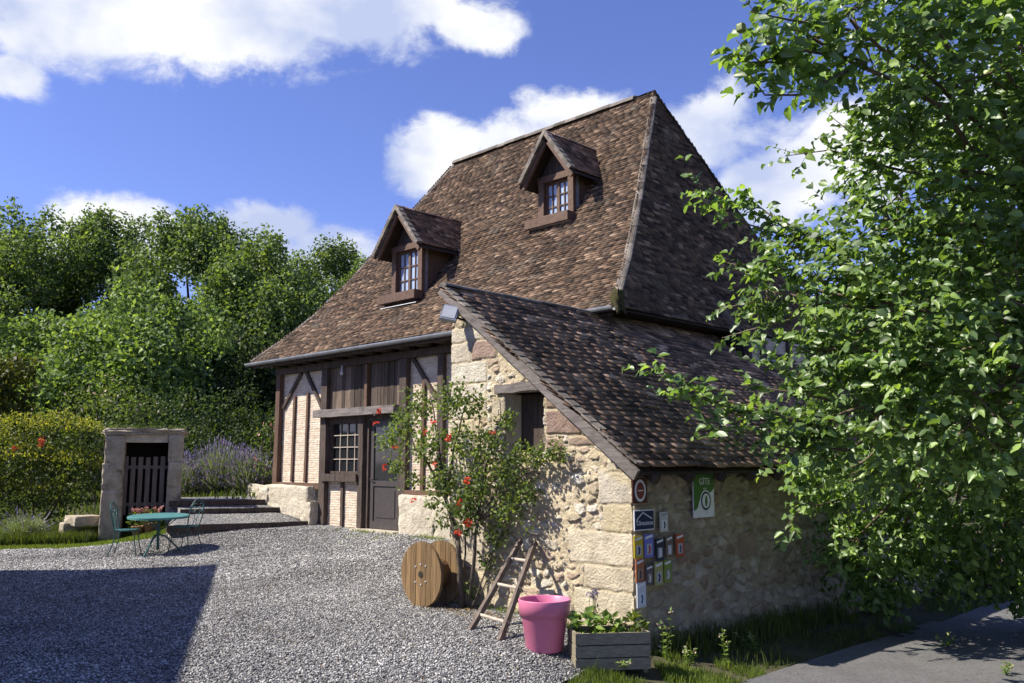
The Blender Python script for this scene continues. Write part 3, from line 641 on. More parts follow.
# lamp under the eave
mb = MB(); mb.lathe((-14.76, YF - .13, 3.38), [(.0, .14), (.016, .13), (.018, .02), (.03, 0), (.03, -.05), (.0, -.055)], 12); hp(mb, 'wall_lamp', M['pale_zinc'], smooth=True)
# right side wall: brick panels, posts and window above the low roof
relief('brick_panel', (XS - .02, 10.3, 2.4), (0, 1, 0), (0, 0, 1), (1, 0, 0), 6.8, 1.3, .0125, lambda u, v: brickwork(u, v, 9), M['brick'], house)
for y in (10.22, 11.5, 12.6, 13.4, 14.9, 16.2, 17.2): mb = MB(); mb.lim(XS - .06, XS + .03, y - .09, y + .09, .3, 3.72); hp(mb, 'post', M['timber'])
# side loft that stands on the low roof
b = MB(); b.lim(XS - .1, -7.5, 12.9, 16.3, 2.4, 3.72); hp(b, 'side_wall', M['shade_dark'])  # cheek wall's shade put into its near-black colour
relief('brick_panel', (-7.5, 12.95, 2.5), (0, 1, 0), (0, 0, 1), (1, 0, 0), 3.3, 1.2, .0125, lambda u, v: brickwork(u, v, 12), M['brick'], house)
for y in (12.96, 13.42, 14.32, 15.4, 16.25): mb = MB(); mb.lim(-7.52, -7.44, y - .06, y + .06, 2.4, 3.7); hp(mb, 'post', M['timber'])
mb = MB(); mb.lim(-7.52, -7.455, 13.48, 14.26, 3.35, 3.45); mb.lim(-7.52, -7.456, 13.48, 14.26, 2.55, 2.63); mb.lim(-7.52, -7.457, 13.48, 13.55, 2.6, 3.4); mb.lim(-7.52, -7.457, 14.19, 14.26, 2.6, 3.4); w2 = hp(mb, 'window', M['timber'])
mb = MB(); mb.lim(-7.50, -7.478, 13.5, 14.2, 2.6, 3.4); hp(mb, 'pane', M['glass'], w2)
# dormers
for di, (cx_, yw, hw, hr, ze, za, zs, zh) in enumerate(DORM):
    yr = float(EY0 + 3.97 * np.interp(za, PZ, PT)); ye = float(EY0 + 3.97 * np.interp(ze, PZ, PT)); yf_ = yw - .30
    zb = float(np.interp((yw - EY0) / 3.97, PT, PZ)); sl_ = (za - ze) / hr
    d = MB(); ck = [(cx_ - hw, yw + .03, zb - .1), (cx_ - hw, yw + .03, zh + .02), (cx_ - hw, ye + .2, zh + .02)]
    zg = za - .09 - sl_ * hw
    d.prism([(cx_ - hw, yw + .05, zh - .02), (cx_ + hw, yw + .05, zh - .02), (cx_ + hw, yw + .05, zg), (cx_, yw + .05, za - .09), (cx_ - hw, yw + .05, zg)], (0, .03, 0)); dm = hp(d, 'dormer', M['timber'])
    for ox in (0, 2 * hw - .05): g = MB(); g.prism([(x + ox, y, z) for x, y, z in ck], (.05, 0, 0)); hp(g, 'cheek', M['brown_wood'], dm)
    g = MB(); pw = .12
    g.lim(cx_ - hw - .01, cx_ - hw + pw, yw - .02, yw + .10, zs - .06, zh); g.lim(cx_ + hw - pw, cx_ + hw + .01, yw - .02, yw + .10, zs - .06, zh); g.lim(cx_ - hw - .03, cx_ + hw + .03, yw - .03, yw + .11, zh, zh + .12)
    hp(g, 'window_surround', M['brown_wood'], dm)
    g = MB(); g.box((cx_ - .04, yw - .14, zs - .02), (2 * hw + .22, .22, .17)); g.box((cx_ - .0, yw - .06, zs - .12), (2 * hw - .1, .06, .08)); hp(g, 'sill_box', M['brown_wood'], dm)
    g = MB(); g.prism([(cx_ - hw - .12, yw - .20, zb - .10), (cx_ + hw + .06, yw - .20, zb - .10), (cx_ + hw + .04, yw + .0, zs - .12), (cx_ - hw - .04, yw + .0, zs - .12)], (0, .008, .012)); hp(g, 'flashing', M['pale_zinc'], dm)
    g = MB(); a, c = cx_ - hw + pw, cx_ + hw - pw
    g.lim(a, a + .045, yw + .055, yw + .10, zs, zh); g.lim(c - .045, c, yw + .055, yw + .10, zs, zh); g.lim(cx_ - .035, cx_ + .035, yw + .054, yw + .1, zs, zh); g.lim(a + .045, c - .045, yw + .056, yw + .1, zh - .05, zh); g.lim(a + .045, c - .045, yw + .056, yw + .1, zs, zs + .09)
    for k in (1, 2): z = zs + .09 + (zh - .14 - zs) * k / 3; g.lim(a + .045, c - .045, yw + .06, yw + .09, z - .01, z + .01)
    for s in (-1, 1): xm = cx_ + s * ((hw - pw - .045 + .035) / 2); g.lim(xm - .01, xm + .01, yw + .061, yw + .091, zs, zh)
    hp(g, 'window_frame', M['brown_wood'], dm)
    g = MB(); g.lim(a + .03, c - .03, yw + .082, yw + .088, zs + .02, zh - .02); hp(g, 'pane', M['glass_sky'], dm)
    g = MB(); g.lim(cx_ + hw + .012, cx_ + hw + .022, yw + .06, yw + .13, zs - .2, zh + .02); hp(g, 'flashing', M['zinc'], dm)
    # two roof planes, their tiles, ridge and gable edge tiles
    rf = MB()
    for s in (-1, 1):
        q = [(cx_, yf_, za - .03), (cx_ + s * (hr + .03), yf_, ze - .06), (cx_ + s * (hr + .03), ye + .25, ze - .06), (cx_, yr + .2, za - .03)]
        rf.prism(q, (0, 0, .025))
    hp(rf, 'dormer_roof', M['deck'], dm)
    Ls = math.hypot(hr, za - ze)
    for s in (-1, 1):
        def surf(u, q, s=s): f = q / Ls; return np.stack([cx_ + s * hr * (1 - f), u, ze + (za - ze) * f], -1)
        def bnd(q): f = min(1, q / Ls); return yf_ + .01, ye + .12 + (yr - ye) * f
        tiles('dormer_tiles', surf, bnd, Ls - .05, dm, M['tile_dark'], row=.085, tw=.15, seed=20 + di * 2 + s, sag=.015)
        vg = MB()
        for k in range(7):
            f0, f1 = k / 7, (k + 1.12) / 7; p0 = Vector((cx_ + s * hr * (1 - f0), yf_ + .03, ze + (za - ze) * f0 + .035)); p1 = Vector((cx_ + s * hr * (1 - f1), yf_ + .03, ze + (za - ze) * f1 + .02))
            vg.beam(p0, p1, .13, .075, (0, 0, 1), 1, .006)
        hp(vg, 'verge_tiles', M['tile_cap'], dm)
        rk = MB(); rk.beam((cx_ + s * (hr - .02), yf_ + .06, ze - .08), (cx_, yf_ + .06, za - .09), .05, .10, (0, 0, 1)); hp(rk, 'rake_board', M['brown_wood'], dm)
    hp(cap_row([(cx_, yf_, za + .03), (cx_, yr + .1, za + .04)], .2, .07, 40 + di), 'ridge_cap', M['tile_dark'], dm)

# ------------------------------------------------------------------ stone lean-to in front of the side wall
YG, XG, XE, YE = 7.0, -8.02, -5.35, 15.2
TZ, SLP = 3.65, .745                                            # top of the roof and its fall per metre
lean = thing('stone_outbuilding', (-6.7, 8.5, 0), 'low rubble stone lean-to with quoined corner and one steep side of dark tiles', 'outbuilding')
def lz(x): return TZ - SLP * (x - XG)
OP = (-7.10, -6.51, 1.72, 2.37)                                 # the opening
Q = []
for i, (z0, z1, wq) in enumerate([(-.5, .02, .62), (.02, .36, .75), (.36, .60, .62), (.60, .93, .82), (.93, 1.20, .36), (1.20, 1.52, .42), (1.52, 1.75, .3)]):
    Q.append((2.67 - wq, 2.75, z0 + .5, z1 + .5, [(.66, .59, .44), (.70, .63, .47), (.67, .60, .45), (.71, .64, .49), (.66, .58, .39), (.66, .61, .50), (.66, .60, .46)][i], .018))
for i, (x1, z0, z1, c) in enumerate([(.62, 2.52, 2.78, (.70, .66, .55)), (.34, 2.78, 3.02, (.66, .60, .48)), (.58, 3.02, 3.20, (.62, .57, .46)), (.62, 2.10, 2.52, (.72, .67, .56)), (.40, 1.72, 2.10, (.66, .61, .5)), (.55, 1.3, 1.72, (.64, .58, .46)), (.4, .9, 1.3, (.68, .6, .48)), (.6, .4, .9, (.62, .56, .44)), (.45, -.1, .4, (.6, .54, .42))]):
    Q.append((-.02, x1, z0 + .5, z1 + .5, tuple(k * 1.03 for k in c), .02))
Q += [(.36, .76, 2.79 + .5, 3.02 + .5, (.40, .30, .25), .03), (1.54, 2.04, 1.90 + .5, 2.16 + .5, (.36, .265, .22), .04), (1.54, 1.8, 1.74 + .5, 1.87 + .5, (.38, .28, .23), .03), (1.85, 2.2, 1.78 + .5, 1.87 + .5, (.42, .33, .27), .03),
      (1.54, 1.70, 2.18 + .5, 2.34 + .5, (.36, .27, .21), .03), (.70, .92, 1.9 + .5, 2.36 + .5, (.62, .55, .42), .02)]
def gab(u, v): return stonework(u, v, 31, Q, .20, .10, (.68, .595, .425), .66)
def gk(u, v): x = XG + u; z = v - .5; return (z < lz(x) - .03) & ~((x > OP[0]) & (x < OP[1]) & (z > OP[2]) & (z < OP[3]))
wl = relief('wall', (XG, YG, -.5), (1, 0, 0), (0, 0, 1), (0, -1, 0), 2.7, 4.2, .009, gab, M['rubble'], lean, gk)
SQ = []
for i, (z0, z1, wq) in enumerate([(-.5, .02, .4), (.02, .36, .22), (.36, .60, .5), (.60, .93, .25), (.93, 1.20, .42), (1.20, 1.52, .25), (1.52, 1.75, .4)]):
    SQ.append((-.08, wq, z0 + .8, z1 + .8, (.50, .43, .30), .028))
SQ += [(1.9, 2.35, 1.35, 1.62, (.42, .33, .25), .015), (2.9, 3.3, 1.9, 2.1, (.40, .31, .24), .015)]
def sid(u, v): return stonework(u, v, 57, SQ, .25, .10, (.50, .44, .32), .66, [(.52, .46, .36), (.44, .38, .29), (.57, .52, .42), (.40, .35, .27), (.38, .29, .22), (.48, .43, .34)], .04)
relief('side_wall', (XE, YG - .03, -.8), (0, 1, 0), (0, 0, 1), (1, 0, 0), YE - YG + .03, 2.5, .0125, sid, M['rubble'], lean)
# hidden walls, reveal of the opening, lintel
mb = MB(); mb.prism([(XG + .0, YG + .05, -.4), (XG + .0, YF, -.4), (XG + .0, YF, TZ - .1), (XG + .0, YG + .05, TZ - .1)], (.2, 0, 0)); hp(mb, 'left_wall', M['stone'], lean); mb = MB(); mb.prism([(XG, YE - .2, -.6), (XE - .02, YE - .2, -.6), (XE - .02, YE - .2, lz(XE) - .12), (XG, YE - .2, TZ - .12)], (0, .2, 0)); hp(mb, 'back_wall', M['stone'], lean)
mb = MB(); x0, x1, z0, z1 = OP
mb.lim(x0 - .12, x0 - .001, YG + .012, YG + .27, z0 - .1, z1); mb.lim(x1 + .001, x1 + .12, YG + .012, YG + .27, z0 - .1, z1); mb.lim(x0, x1, YG + .012, YG + .27, z0 - .12, z0 - .005); hp(mb, 'window_reveal', M['stone'], lean)
mb = MB(); mb.lim(x0 - .12, x1 + .12, YG + .30, YG + .36, z0 - .2, z1 + .1); hp(mb, 'shade_backing', M['shade_dark'], lean)  # dark sheet added behind the opening for the unlit inside
mb = MB(); mb.lim(x0, x1, YG + .25, YG + .29, z0, z1); hp(mb, 'shutter', M['timber'], lean)
mb = MB(); mb.beam((x0 - .14, YG + .03, z1 + .05), (x1 + .10, YG + .03, z1 + .065), .10, .16, (0, -1, 0), 6, .008); hp(mb, 'lintel', M['grey_wood'], lean)
# roof
RX_T, RX_B = XG - .05, -5.18
rq = [(RX_T, YG - .08, lz(RX_T) - .05), (RX_B, YG - .08, lz(RX_B) - .05), (RX_B, YE, lz(RX_B) - .05), (RX_T, YE, lz(RX_T) - .05)]
mb = MB(); mb.prism(rq, (0, 0, .03)); lr = hp(mb, 'roof', M['deck'], lean)
LL = math.hypot(RX_B - RX_T, SLP * (RX_B - RX_T))
def ls(u, s): x = RX_B - (RX_B - RX_T) * s / LL; return np.stack([x, u, lz(x)], -1)
tiles('roof_tiles', ls, lambda s: (YG - .12, YE), LL - .03, lr, M['tile_dark'], row=.098, tw=.19, seed=13, sag=.10, thick=.028, lift=.036, tl=.004, skip=lambda u, s: (u > 12.86) & (u < 16.3) & (RX_B - (RX_B - RX_T) * s / LL < -7.5))
hp(cap_row([(RX_T + .02, YG - .14, TZ + .10), (RX_T + .02, YF - .25, TZ + .09), ], .24, .07, 61), 'ridge_cap', M['tile_cap'], lr)
mb = MB(); mb.beam((RX_T - .03, YG - .12, lz(RX_T) + .0), (RX_B - .02, YG - .12, lz(RX_B) - .05), .035, .11, (0, 0, 1), 12, .008); hp(mb, 'bargeboard', M['grey_wood'], lr)
vg = MB()
for k in range(26):
    xa = RX_T + (RX_B - RX_T) * k / 26; xb = RX_T + (RX_B - RX_T) * (k + 1.1) / 26
    vg.beam((xa, YG - .11, lz(xa) + .055), (xb, YG - .11, lz(xb) + .07), .11, .02, (0, 0, 1), 1, .006)
hp(vg, 'verge_tiles', M['tile_cap'], lr)
for i in range(14):
    y = YG + .15 + i * .6; mb = MB(); mb.beam((RX_B + .02, y, lz(RX_B) - .10), (XE - .2, y, lz(XE - .2) - .10), .08, .09, (0, 0, 1), 1); hp(mb, 'rafter', M['timber'], lean)
mb = MB(); mb.lim(-5.56, -5.36, YG - .06, YG + .1, 1.60, 1.68); hp(mb, 'beam_end', M['timber'], lean)

# ------------------------------------------------------------------ garden steps up the left end of the house
def step(p0, p1, back0, back1, top, low, label, rise=.03):
    t = thing('garden_step', ((p0[0] + p1[0]) / 2, (p0[1] + p1[1]) / 2, low), label, 'step', 'garden steps of timber and gravel')
    mb = MB(); mb.beam((p0[0], p0[1], (top + low) / 2), (p1[0], p1[1], (top + low) / 2), top - low, .09, (1, 0, 0), 8, .006); mb.build('riser', M['timber'], t)
    n = 14; V = []; F = []
    for i in range(n + 1):
        for k in range(n + 1):
            a = Vector(p0).lerp(Vector(p1), i / n); c = Vector(back0).lerp(Vector(back1), i / n); q = a.lerp(c, k / n); V.append((q.x, q.y, top - .022 + .02 * (vnoise(q.x * 3, q.y * 3, 5) - .5) + rise * k / n))
    for i in range(n):
        for k in range(n): a = i * (n + 1) + k; F.append((a, a + 1, a + n + 2, a + n + 1))
    b0 = len(V); ring = [i * (n + 1) for i in range(n + 1)] + [n * (n + 1) + k for k in range(1, n + 1)] + [i * (n + 1) + n for i in range(n - 1, -1, -1)] + [k for k in range(n - 1, 0, -1)]
    for r_ in ring: V.append((V[r_][0], V[r_][1], low - .6))
    for i in range(len(ring)): j = (i + 1) % len(ring); F.append((ring[i], ring[j], b0 + j, b0 + i))
    fast('tread', V, np.array(F), M['gravel'], t)
    return t
step((-15.62, 9.86), (-16.45, 7.35), (-16.85, 9.9), (-17.45, 8.0), .45, .33, 'lowest timber-edged gravel step, widest of the flight beside the house', .17)
step((-16.78, 9.90), (-17.42, 8.05), (-17.4, 9.95), (-17.92, 8.2), .685, .60, 'middle timber-edged gravel step of the flight beside the house', .06)
step((-17.32, 9.96), (-17.95, 8.05), (-19.4, 10.6), (-19.6, 8.9), .83, .735, 'topmost timber-edged gravel step, below the lavender')
mb = MB(); mb.beam((-17.6, 10.35, .90), (-19.6, 10.7, .97), .12, .3, (0, 0, 1), 6, .02); tag(mb.build('path_edging', M['stone']), 'pale stone edging curving from the house corner past the lavender', 'edging')

# ------------------------------------------------------------------ foliage helpers
def unit(v): return v / np.maximum(np.linalg.norm(v, axis=-1, keepdims=True), 1e-9)
def leaf_mesh(P, Dv, Nv, Ln, Wd, fold=.22, droop=.12):
    n = len(P); Dv = unit(Dv); S = unit(np.cross(Dv, Nv)); Nv = np.cross(S, Dv); Ln = np.broadcast_to(Ln, n)[:, None]; Wd = np.broadcast_to(Wd, n)[:, None]
    mid = P + Dv * Ln * .46
    V = np.stack([P, mid + S * Wd / 2 + Nv * Wd * fold, P + Dv * Ln - Nv * Ln * droop, mid - S * Wd / 2 + Nv * Wd * fold, mid + Nv * Ln * droop * .2], 1).reshape(-1, 3)
    F0 = np.array([(0, 1, 2, 4), (0, 4, 2, 3)]); F = (F0[None] + (np.arange(n) * 5)[:, None, None]).reshape(-1, 4)
    return V, F
def leaf_round(P, Dv, Nv, Ln, Wd, rng):
    n = len(P); fold = rng.uniform(.02, .50, (n, 1)); droop = rng.uniform(-.12, .5, (n, 1)); wv = rng.normal(0, .10, (n, 8)); Dv = unit(Dv); S = unit(np.cross(Dv, Nv)); Nv = np.cross(S, Dv); Ln = np.broadcast_to(Ln, n)[:, None]; Wd = np.broadcast_to(Wd, n)[:, None]
    def at_(f, w, up): return P + Dv * Ln * f + S * Wd * w + Nv * (Wd * (abs(w) * 2 * fold + (wv[:, up:up + 1] if up else 0)) - Ln * droop * f * f)
    V = np.stack([at_(0, 0, 0), at_(.22, .40, 1), at_(.52, .50, 2), at_(.80, .30, 3), at_(1, 0, 0), at_(.80, -.30, 4), at_(.52, -.50, 5), at_(.22, -.40, 6), at_(.5, 0, 0)], 1).reshape(-1, 3)
    F0 = np.array([(0, 1, 2, 8), (8, 2, 3, 4), (8, 4, 5, 6), (0, 8, 6, 7)]); F = (F0[None] + (np.arange(n) * 9)[:, None, None]).reshape(-1, 4)
    return V, F
def join(parts):
    V, F, o = [], [], 0
    for v, f in parts: V.append(v); F.append(f + o); o += len(v)
    return np.concatenate(V), np.concatenate(F)
def rdir(n, rng=RNG): return unit(rng.normal(size=(n, 3)))
def blob_points(blobs, dens, shell=.35, rng=RNG):
    """points in a set of ellipsoids (c, r or (rx,ry,rz)) with outward directions"""
    Ps, Ds = [], []
    for (c, r) in blobs:
        r3 = np.array(r if hasattr(r, '__len__') else (r, r, r), float); n = max(6, int(dens * (r3[0] * r3[1] * r3[2]) ** (2 / 3)))
        d = rdir(n, rng); q = rng.uniform(shell, 1.0, (n, 1)) ** .6
        Ps.append(np.array(c) + d * r3 * q * (1 + rng.normal(0, .10, (n, 1)))); Ds.append(d)
    return np.concatenate(Ps), np.concatenate(Ds)
def foliage(name, blobs, dens, L_, W_, mat, parent, shell=.3, up=.5, seed=1, world=True, outw=.7):
    rng = np.random.default_rng(seed); P, D = blob_points(blobs, dens, shell, rng); n = len(P)
    dv = unit(D * outw + rdir(n, rng) * .9 + np.array([0, 0, -.15])); nv = unit(rdir(n, rng) * .8 + np.array([0, 0, up]) + D * .5)
    V, F = leaf_mesh(P, dv, nv, L_ * rng.uniform(.65, 1.25, n), W_ * rng.uniform(.7, 1.25, n))
    return fast(name, V, F, mat, parent, world=world)
def limb(mb, p0, p1, r0, r1, n=6, sagz=0.0, wob=.06, sides=7):
    p0, p1 = Vector(p0), Vector(p1); l = (p1 - p0).length; pts = []; rad = []
    for i in range(n + 1):
        t = i / n; q = p0.lerp(p1, t) + Vector((0, 0, sagz * math.sin(math.pi * t))) + Vector([random.uniform(-1, 1) * wob * l * .3 * (0 < i < n) for _ in range(3)])
        pts.append(q); rad.append(r0 + (r1 - r0) * t)
    mb.tube(pts, rad, sides); return pts
def blades(name, x, y, z, hgt, wid, mat, lean=.5, parent=None, rng=RNG):
    n = len(x); a = rng.uniform(0, 6.28, n); h = hgt * rng.uniform(.5, 1.3, n); w = wid * rng.uniform(.7, 1.3, n); ln = h * lean * rng.uniform(0, 1.2, n); b = rng.uniform(0, 6.28, n)
    P = np.stack([x, y, z], -1); s = np.stack([np.cos(a), np.sin(a), 0 * a], -1) * w[:, None]; d = np.stack([np.cos(b) * ln, np.sin(b) * ln, h], -1)
    V = np.stack([P - s, P + s, P + d * [.45, .45, .62] + s * .7, P + d * [.45, .45, .62] - s * .7, P + d], 1).reshape(-1, 3); i = (np.arange(n) * 5)[:, None]
    return fast(name, V, [i + np.array([[0, 1, 2, 3]]), i + np.array([[3, 2, 4]])], mat, parent)

# ------------------------------------------------------------------ stone shelter with picket gate
sh = thing('stone_shelter', W(-7.66, 18.62, .06), 'small old stone niche with thick slab roof and a grey picket gate', 'shelter'); sh.rotation_euler.z = R(65); sh.scale = (.93, .93, .97)
def bl(mb, name, mat, p, smooth=False): return mb.build(name, mat, p, smooth, world=False)
mb = MB(); mb.rock((-.60, .0, .52), (.44, .5, 1.05), 21, amp=.06); mb.rock((-.61, .0, 1.30), (.42, .5, .56), 22, amp=.07); mb.rock((-.59, .0, 1.86), (.40, .48, .62), 23, amp=.07); bl(mb, 'pillar', M['stone_grey'], sh, True)
mb = MB(); mb.rock((.66, .0, .55), (.30, .5, 1.1), 24, amp=.05); mb.rock((.66, .0, 1.35), (.29, .5, .54), 25, amp=.05); mb.rock((.66, .0, 1.9), (.31, .48, .6), 26, amp=.05); bl(mb, 'pillar', M['stone_grey'], sh, True)
mb = MB(); mb.rock((0, .30, 2.25), (1.66, 1.1, .15), 27, amp=.10, n=18); bl(mb, 'slab_roof', M['stone_grey'], sh, True)
mb = MB(); mb.rock((0.02, -.08, 2.10), (1.0, .22, .16), 28, amp=.03); bl(mb, 'lintel', M['stone'], sh, True)
mb = MB(); mb.lim(-.8, .8, .78, .9, 0, 2.2); bl(mb, 'back_wall', M['shade_dark'], sh); mb = MB(); mb.lim(-.8, -.7, .24, .78, 0, 2.2); bl(mb, 'cheek_wall', M['stone_grey'], sh); mb = MB(); mb.lim(.7, .8, .24, .78, 0, 2.2); bl(mb, 'cheek_wall', M['stone_grey'], sh)  # back wall painted near-black for the shadow inside the niche
for i in range(6): mb = MB(); x = -.36 + i * .152; mb.lim(x - .047, x + .047, -.05, -.03, .5, 1.72 + random.uniform(-.015, .015)); bl(mb, 'picket', M['picket'], sh)
for z in (.72, 1.5): mb = MB(); mb.lim(-.42, .50, -.03, .0, z - .035, z + .035); bl(mb, 'gate_rail', M['picket'], sh)
V, F = leaf_mesh(*(lambda n: (np.stack([RNG.uniform(-.9, .85, n), RNG.uniform(-.25, .8, n), 2.32 + RNG.uniform(-.02, .06, n)], -1), unit(rdir(n) + [0, 0, .6]), rdir(n)))(500), .05, .03); fast('roof_weeds', V, F, M['leaf_dark'], sh, world=False)
mb = MB(); q = W(-8.75, 18.4, .28); mb.rock((q.x, q.y, .44), (.62, .5, .2), 31, amp=.06); mb.rock((q.x - .1, q.y - .2, .2), (.3, .34, .4), 32); tag(mb.build('stone_bench', M['stone_grey'], None, True), 'low grey stone block seat left of the picket-gated niche', 'stone bench')

# ------------------------------------------------------------------ bistro table and chairs
TC = W(-6.20, 15.87, 0); tz = gz1(TC.x, TC.y)
tb = thing('bistro_table', (TC.x, TC.y, tz), 'round teal metal garden table standing on the gravel', 'table'); tb.rotation_euler = Euler((R(2.0), 0, R(45)))
mb = MB(); mb.lathe((0, 0, .67), [(0, .022), (.5, .022), (.515, .016), (.515, -.02), (.50, -.02), (.50, .0), (0, .0)], 48); bl(mb, 'table_top', M['teal'], tb)
mb = MB(); mb.tube([(0, 0, .10), (0, 0, .67)], .024, 10); bl(mb, 'pedestal', M['teal_dark'], tb)
for k in range(3):
    a = R(20 + 120 * k); c, s = math.cos(a), math.sin(a); mb = MB(); mb.tube([(c * .02, s * .02, .36), (c * .12, s * .12, .33), (c * .42, s * .42, .02), (c * .47, s * .47, .0)], .015, 8); bl(mb, 'leg', M['teal_dark'], tb)
    mb = MB(); mb.tube([(c * .02, s * .02, .42), (c * .16, s * .16, .52), (c * .34, s * .34, .66)], .009, 6); bl(mb, 'top_brace', M['teal_dark'], tb)
def chair(loc, rz, label):
    c = thing('bistro_chair', loc, label, 'chair', 'teal bistro chairs at the round table'); c.rotation_euler.z = rz
    mb = MB()
    for k in range(7): y = -.165 + k * .055; w = math.sqrt(max(.01, .21 ** 2 - y * y)); mb.box((0.0, y, .445), (w * 2, .040, .01))
    bl(mb, 'seat', M['teal'], c)
    mb = MB(); mb.tube([(.2 * math.cos(a), .2 * math.sin(a), .436) for a in np.linspace(0, 2 * math.pi, 25)], .010, 6); bl(mb, 'seat_ring', M['teal_dark'], c)
    for (x, y) in ((.15, .13), (.15, -.13), (-.16, .14), (-.16, -.14)):
        k = 1.42 if x > 0 else 1.62; mb = MB(); mb.tube([(x, y, .44), (x * 1.1, y * 1.05, .25), (x * k, y * 1.3, 0)], .009, 6); bl(mb, 'leg', M['teal_dark'], c)
    mb = MB(); mb.tube([(-.17, -.15, .44), (-.21, -.18, .62), (-.25, -.17, .80), (-.27, -.09, .90), (-.275, 0, .92), (-.27, .09, .90), (-.25, .17, .80), (-.21, .18, .62), (-.17, .15, .44)], .010, 7); bl(mb, 'back_frame', M['teal_dark'], c)
    for s in (-1, 1):
        mb = MB(); pts = []
        for a in np.linspace(0, 3.6 * math.pi / 2 * 1.3, 26): r = .088 - .0085 * a; z = .755 + r * math.sin(a + 1.2); pts.append((-.175 - .26 * (z - .44) * .78, s * (.082 + r * math.cos(a + 1.2) * -1), z))
        mb.tube(pts, .006, 6); mb.tube([(-.18, s * .05, .45), (-.21, s * .02, .56), (-.24, s * .06, .68)], .006, 6); bl(mb, 'scroll', M['teal'], c)
    return c
p = W(-6.70, 15.75); chair((p.x, p.y, gz1(p.x, p.y)), R(45 + 8), 'teal wrought iron chair with scroll back, left of the round table')
p = W(-5.78, 16.0); chair((p.x, p.y, gz1(p.x, p.y)), R(45 + 180 - 20), 'teal wrought iron chair with scroll back, right of the round table near the steps')
# potted plants by the niche
def potted(name, loc, r, h, label, petal, nfl, seed):
    t = thing(name, loc, label, 'potted plant'); mb = MB(); mb.lathe((0, 0, 0), [(0, 0), (r * .7, 0), (r, h * .85), (r * 1.08, h * .86), (r * 1.08, h), (r * .95, h), (r * .9, h * .8), (0, h * .8)], 20); bl(mb, 'pot', M['terracotta'], t, True)
    foliage('foliage', [((0, 0, h + .10), (.22, .22, .18))], 4200, .06, .045, M['leaf_shrub'], t, seed=seed, world=False)
    for k in range(nfl): a = random.uniform(0, 6.28); rr = random.uniform(.05, .2); foliage('flower', [((rr * math.cos(a), rr * math.sin(a), h + random.uniform(.15, .32)), .03)], 26000, .03, .03, M[petal], t, seed=seed + k, world=False)
    return t
for (px, py, pet, lab, sd_) in ((138, 533, 'petal_pink', 'potted plant with salmon flowers, behind the table left of the gate', 3), (150, 532, 'petal_pink', 'potted plant with pink flowers, in front of the middle of the picket gate', 9)):
    q = at(px, py, 18.0); potted('potted_plant', (q.x, q.y, gz1(q.x, q.y)), .13, .2, lab, pet, 7, sd_)

# ------------------------------------------------------------------ things in front of the gable
dr = thing('cable_drum', (-7.95, 6.50, gz1(-7.95, 6.6)), 'honey-coloured wooden cable drum standing on its rims by the rose', 'cable drum')
def disc(y0, y1, r):
    mb = MB(); n = 8; st = 2 * r / n; zc = .36
    for k in range(n):
        xa, xb = -r + k * st + .003, -r + (k + 1) * st - .003; top, bot = [], []
        for x in np.linspace(xa, xb, 4): h = math.sqrt(max(r * r - x * x, .0004)); top.append((x, y0, zc + h)); bot.append((x, y0, zc - h))
        o = random.uniform(-.003, .003); mb.prism([(x, y + o, z) for x, y, z in top + bot[::-1]], (0, y1 - y0, 0))
    return mb
bl(disc(0, .035, .355), 'flange', M['drum'], dr); bl(disc(.29, .325, .355), 'flange', M['drum'], dr)
mb = MB(); mb.tube([(0, .03, .36), (0, .30, .36)], .17, 20); bl(mb, 'core', M['drum_core'], dr)
mb = MB(); mb.tube([(0, -.006, .36), (0, .05, .36)], .036, 14); bl(mb, 'painted_axle_hole', M['shade_dark'], dr)  # dark plug on the flange, painted as the shade of a hole
for (x, z) in ((-.09, .44), (.09, .46), (-.09, .27), (.09, .29), (0, .47), (.01, .25)): mb = MB(); mb.tube([(x, -.008, z), (x, .01, z)], .009, 8); bl(mb, 'bolt', M['pale_zinc'], dr)

ld = thing('wooden_ladder', (-6.3, 6.2, 0), 'short dark wooden orchard ladder with three pale rungs leaning on the wall', 'ladder')
b0, b1, t0, t1 = [Vector(v) for v in ((-6.50, 5.93, .0), (-5.99, 5.83, -.01), (-6.80, 6.86, .74), (-6.58, 6.86, .74))]
t0.y = t1.y = 6.90
for (a, c) in ((b0, t0), (b1, t1)): mb = MB(); e = (c - a).normalized(); mb.beam(a - e * 0, c + e * .06, .042, .05, (0, -1, .7), 8, .004); mb.build('rail', M['ladder'], ld)
for f in (.18, .52, .82): mb = MB(); p0, p1 = b0.lerp(t0, f), b1.lerp(t1, f); e = (p1 - p0) * .06; mb.tube([p0 - e, p1 + e], .016, 8); mb.build('rung', M['rung'], ld)

pt_ = thing('flower_pot', (-5.57, 5.98, gz1(-5.57, 5.98) - .005), 'empty bright pink plastic flower pot in front of the ladder', 'flower pot')
mb = MB(); mb.lathe((0, 0, 0), [(0, 0), (.155, 0), (.163, .008), (.205, .30), (.207, .302), (.224, .305), (.235, .44), (.233, .446), (.222, .446), (.215, .44), (.205, .31), (.195, .25), (.15, .03), (0, .025)], 56); bl(mb, 'pot', M['pink'], pt_, True)

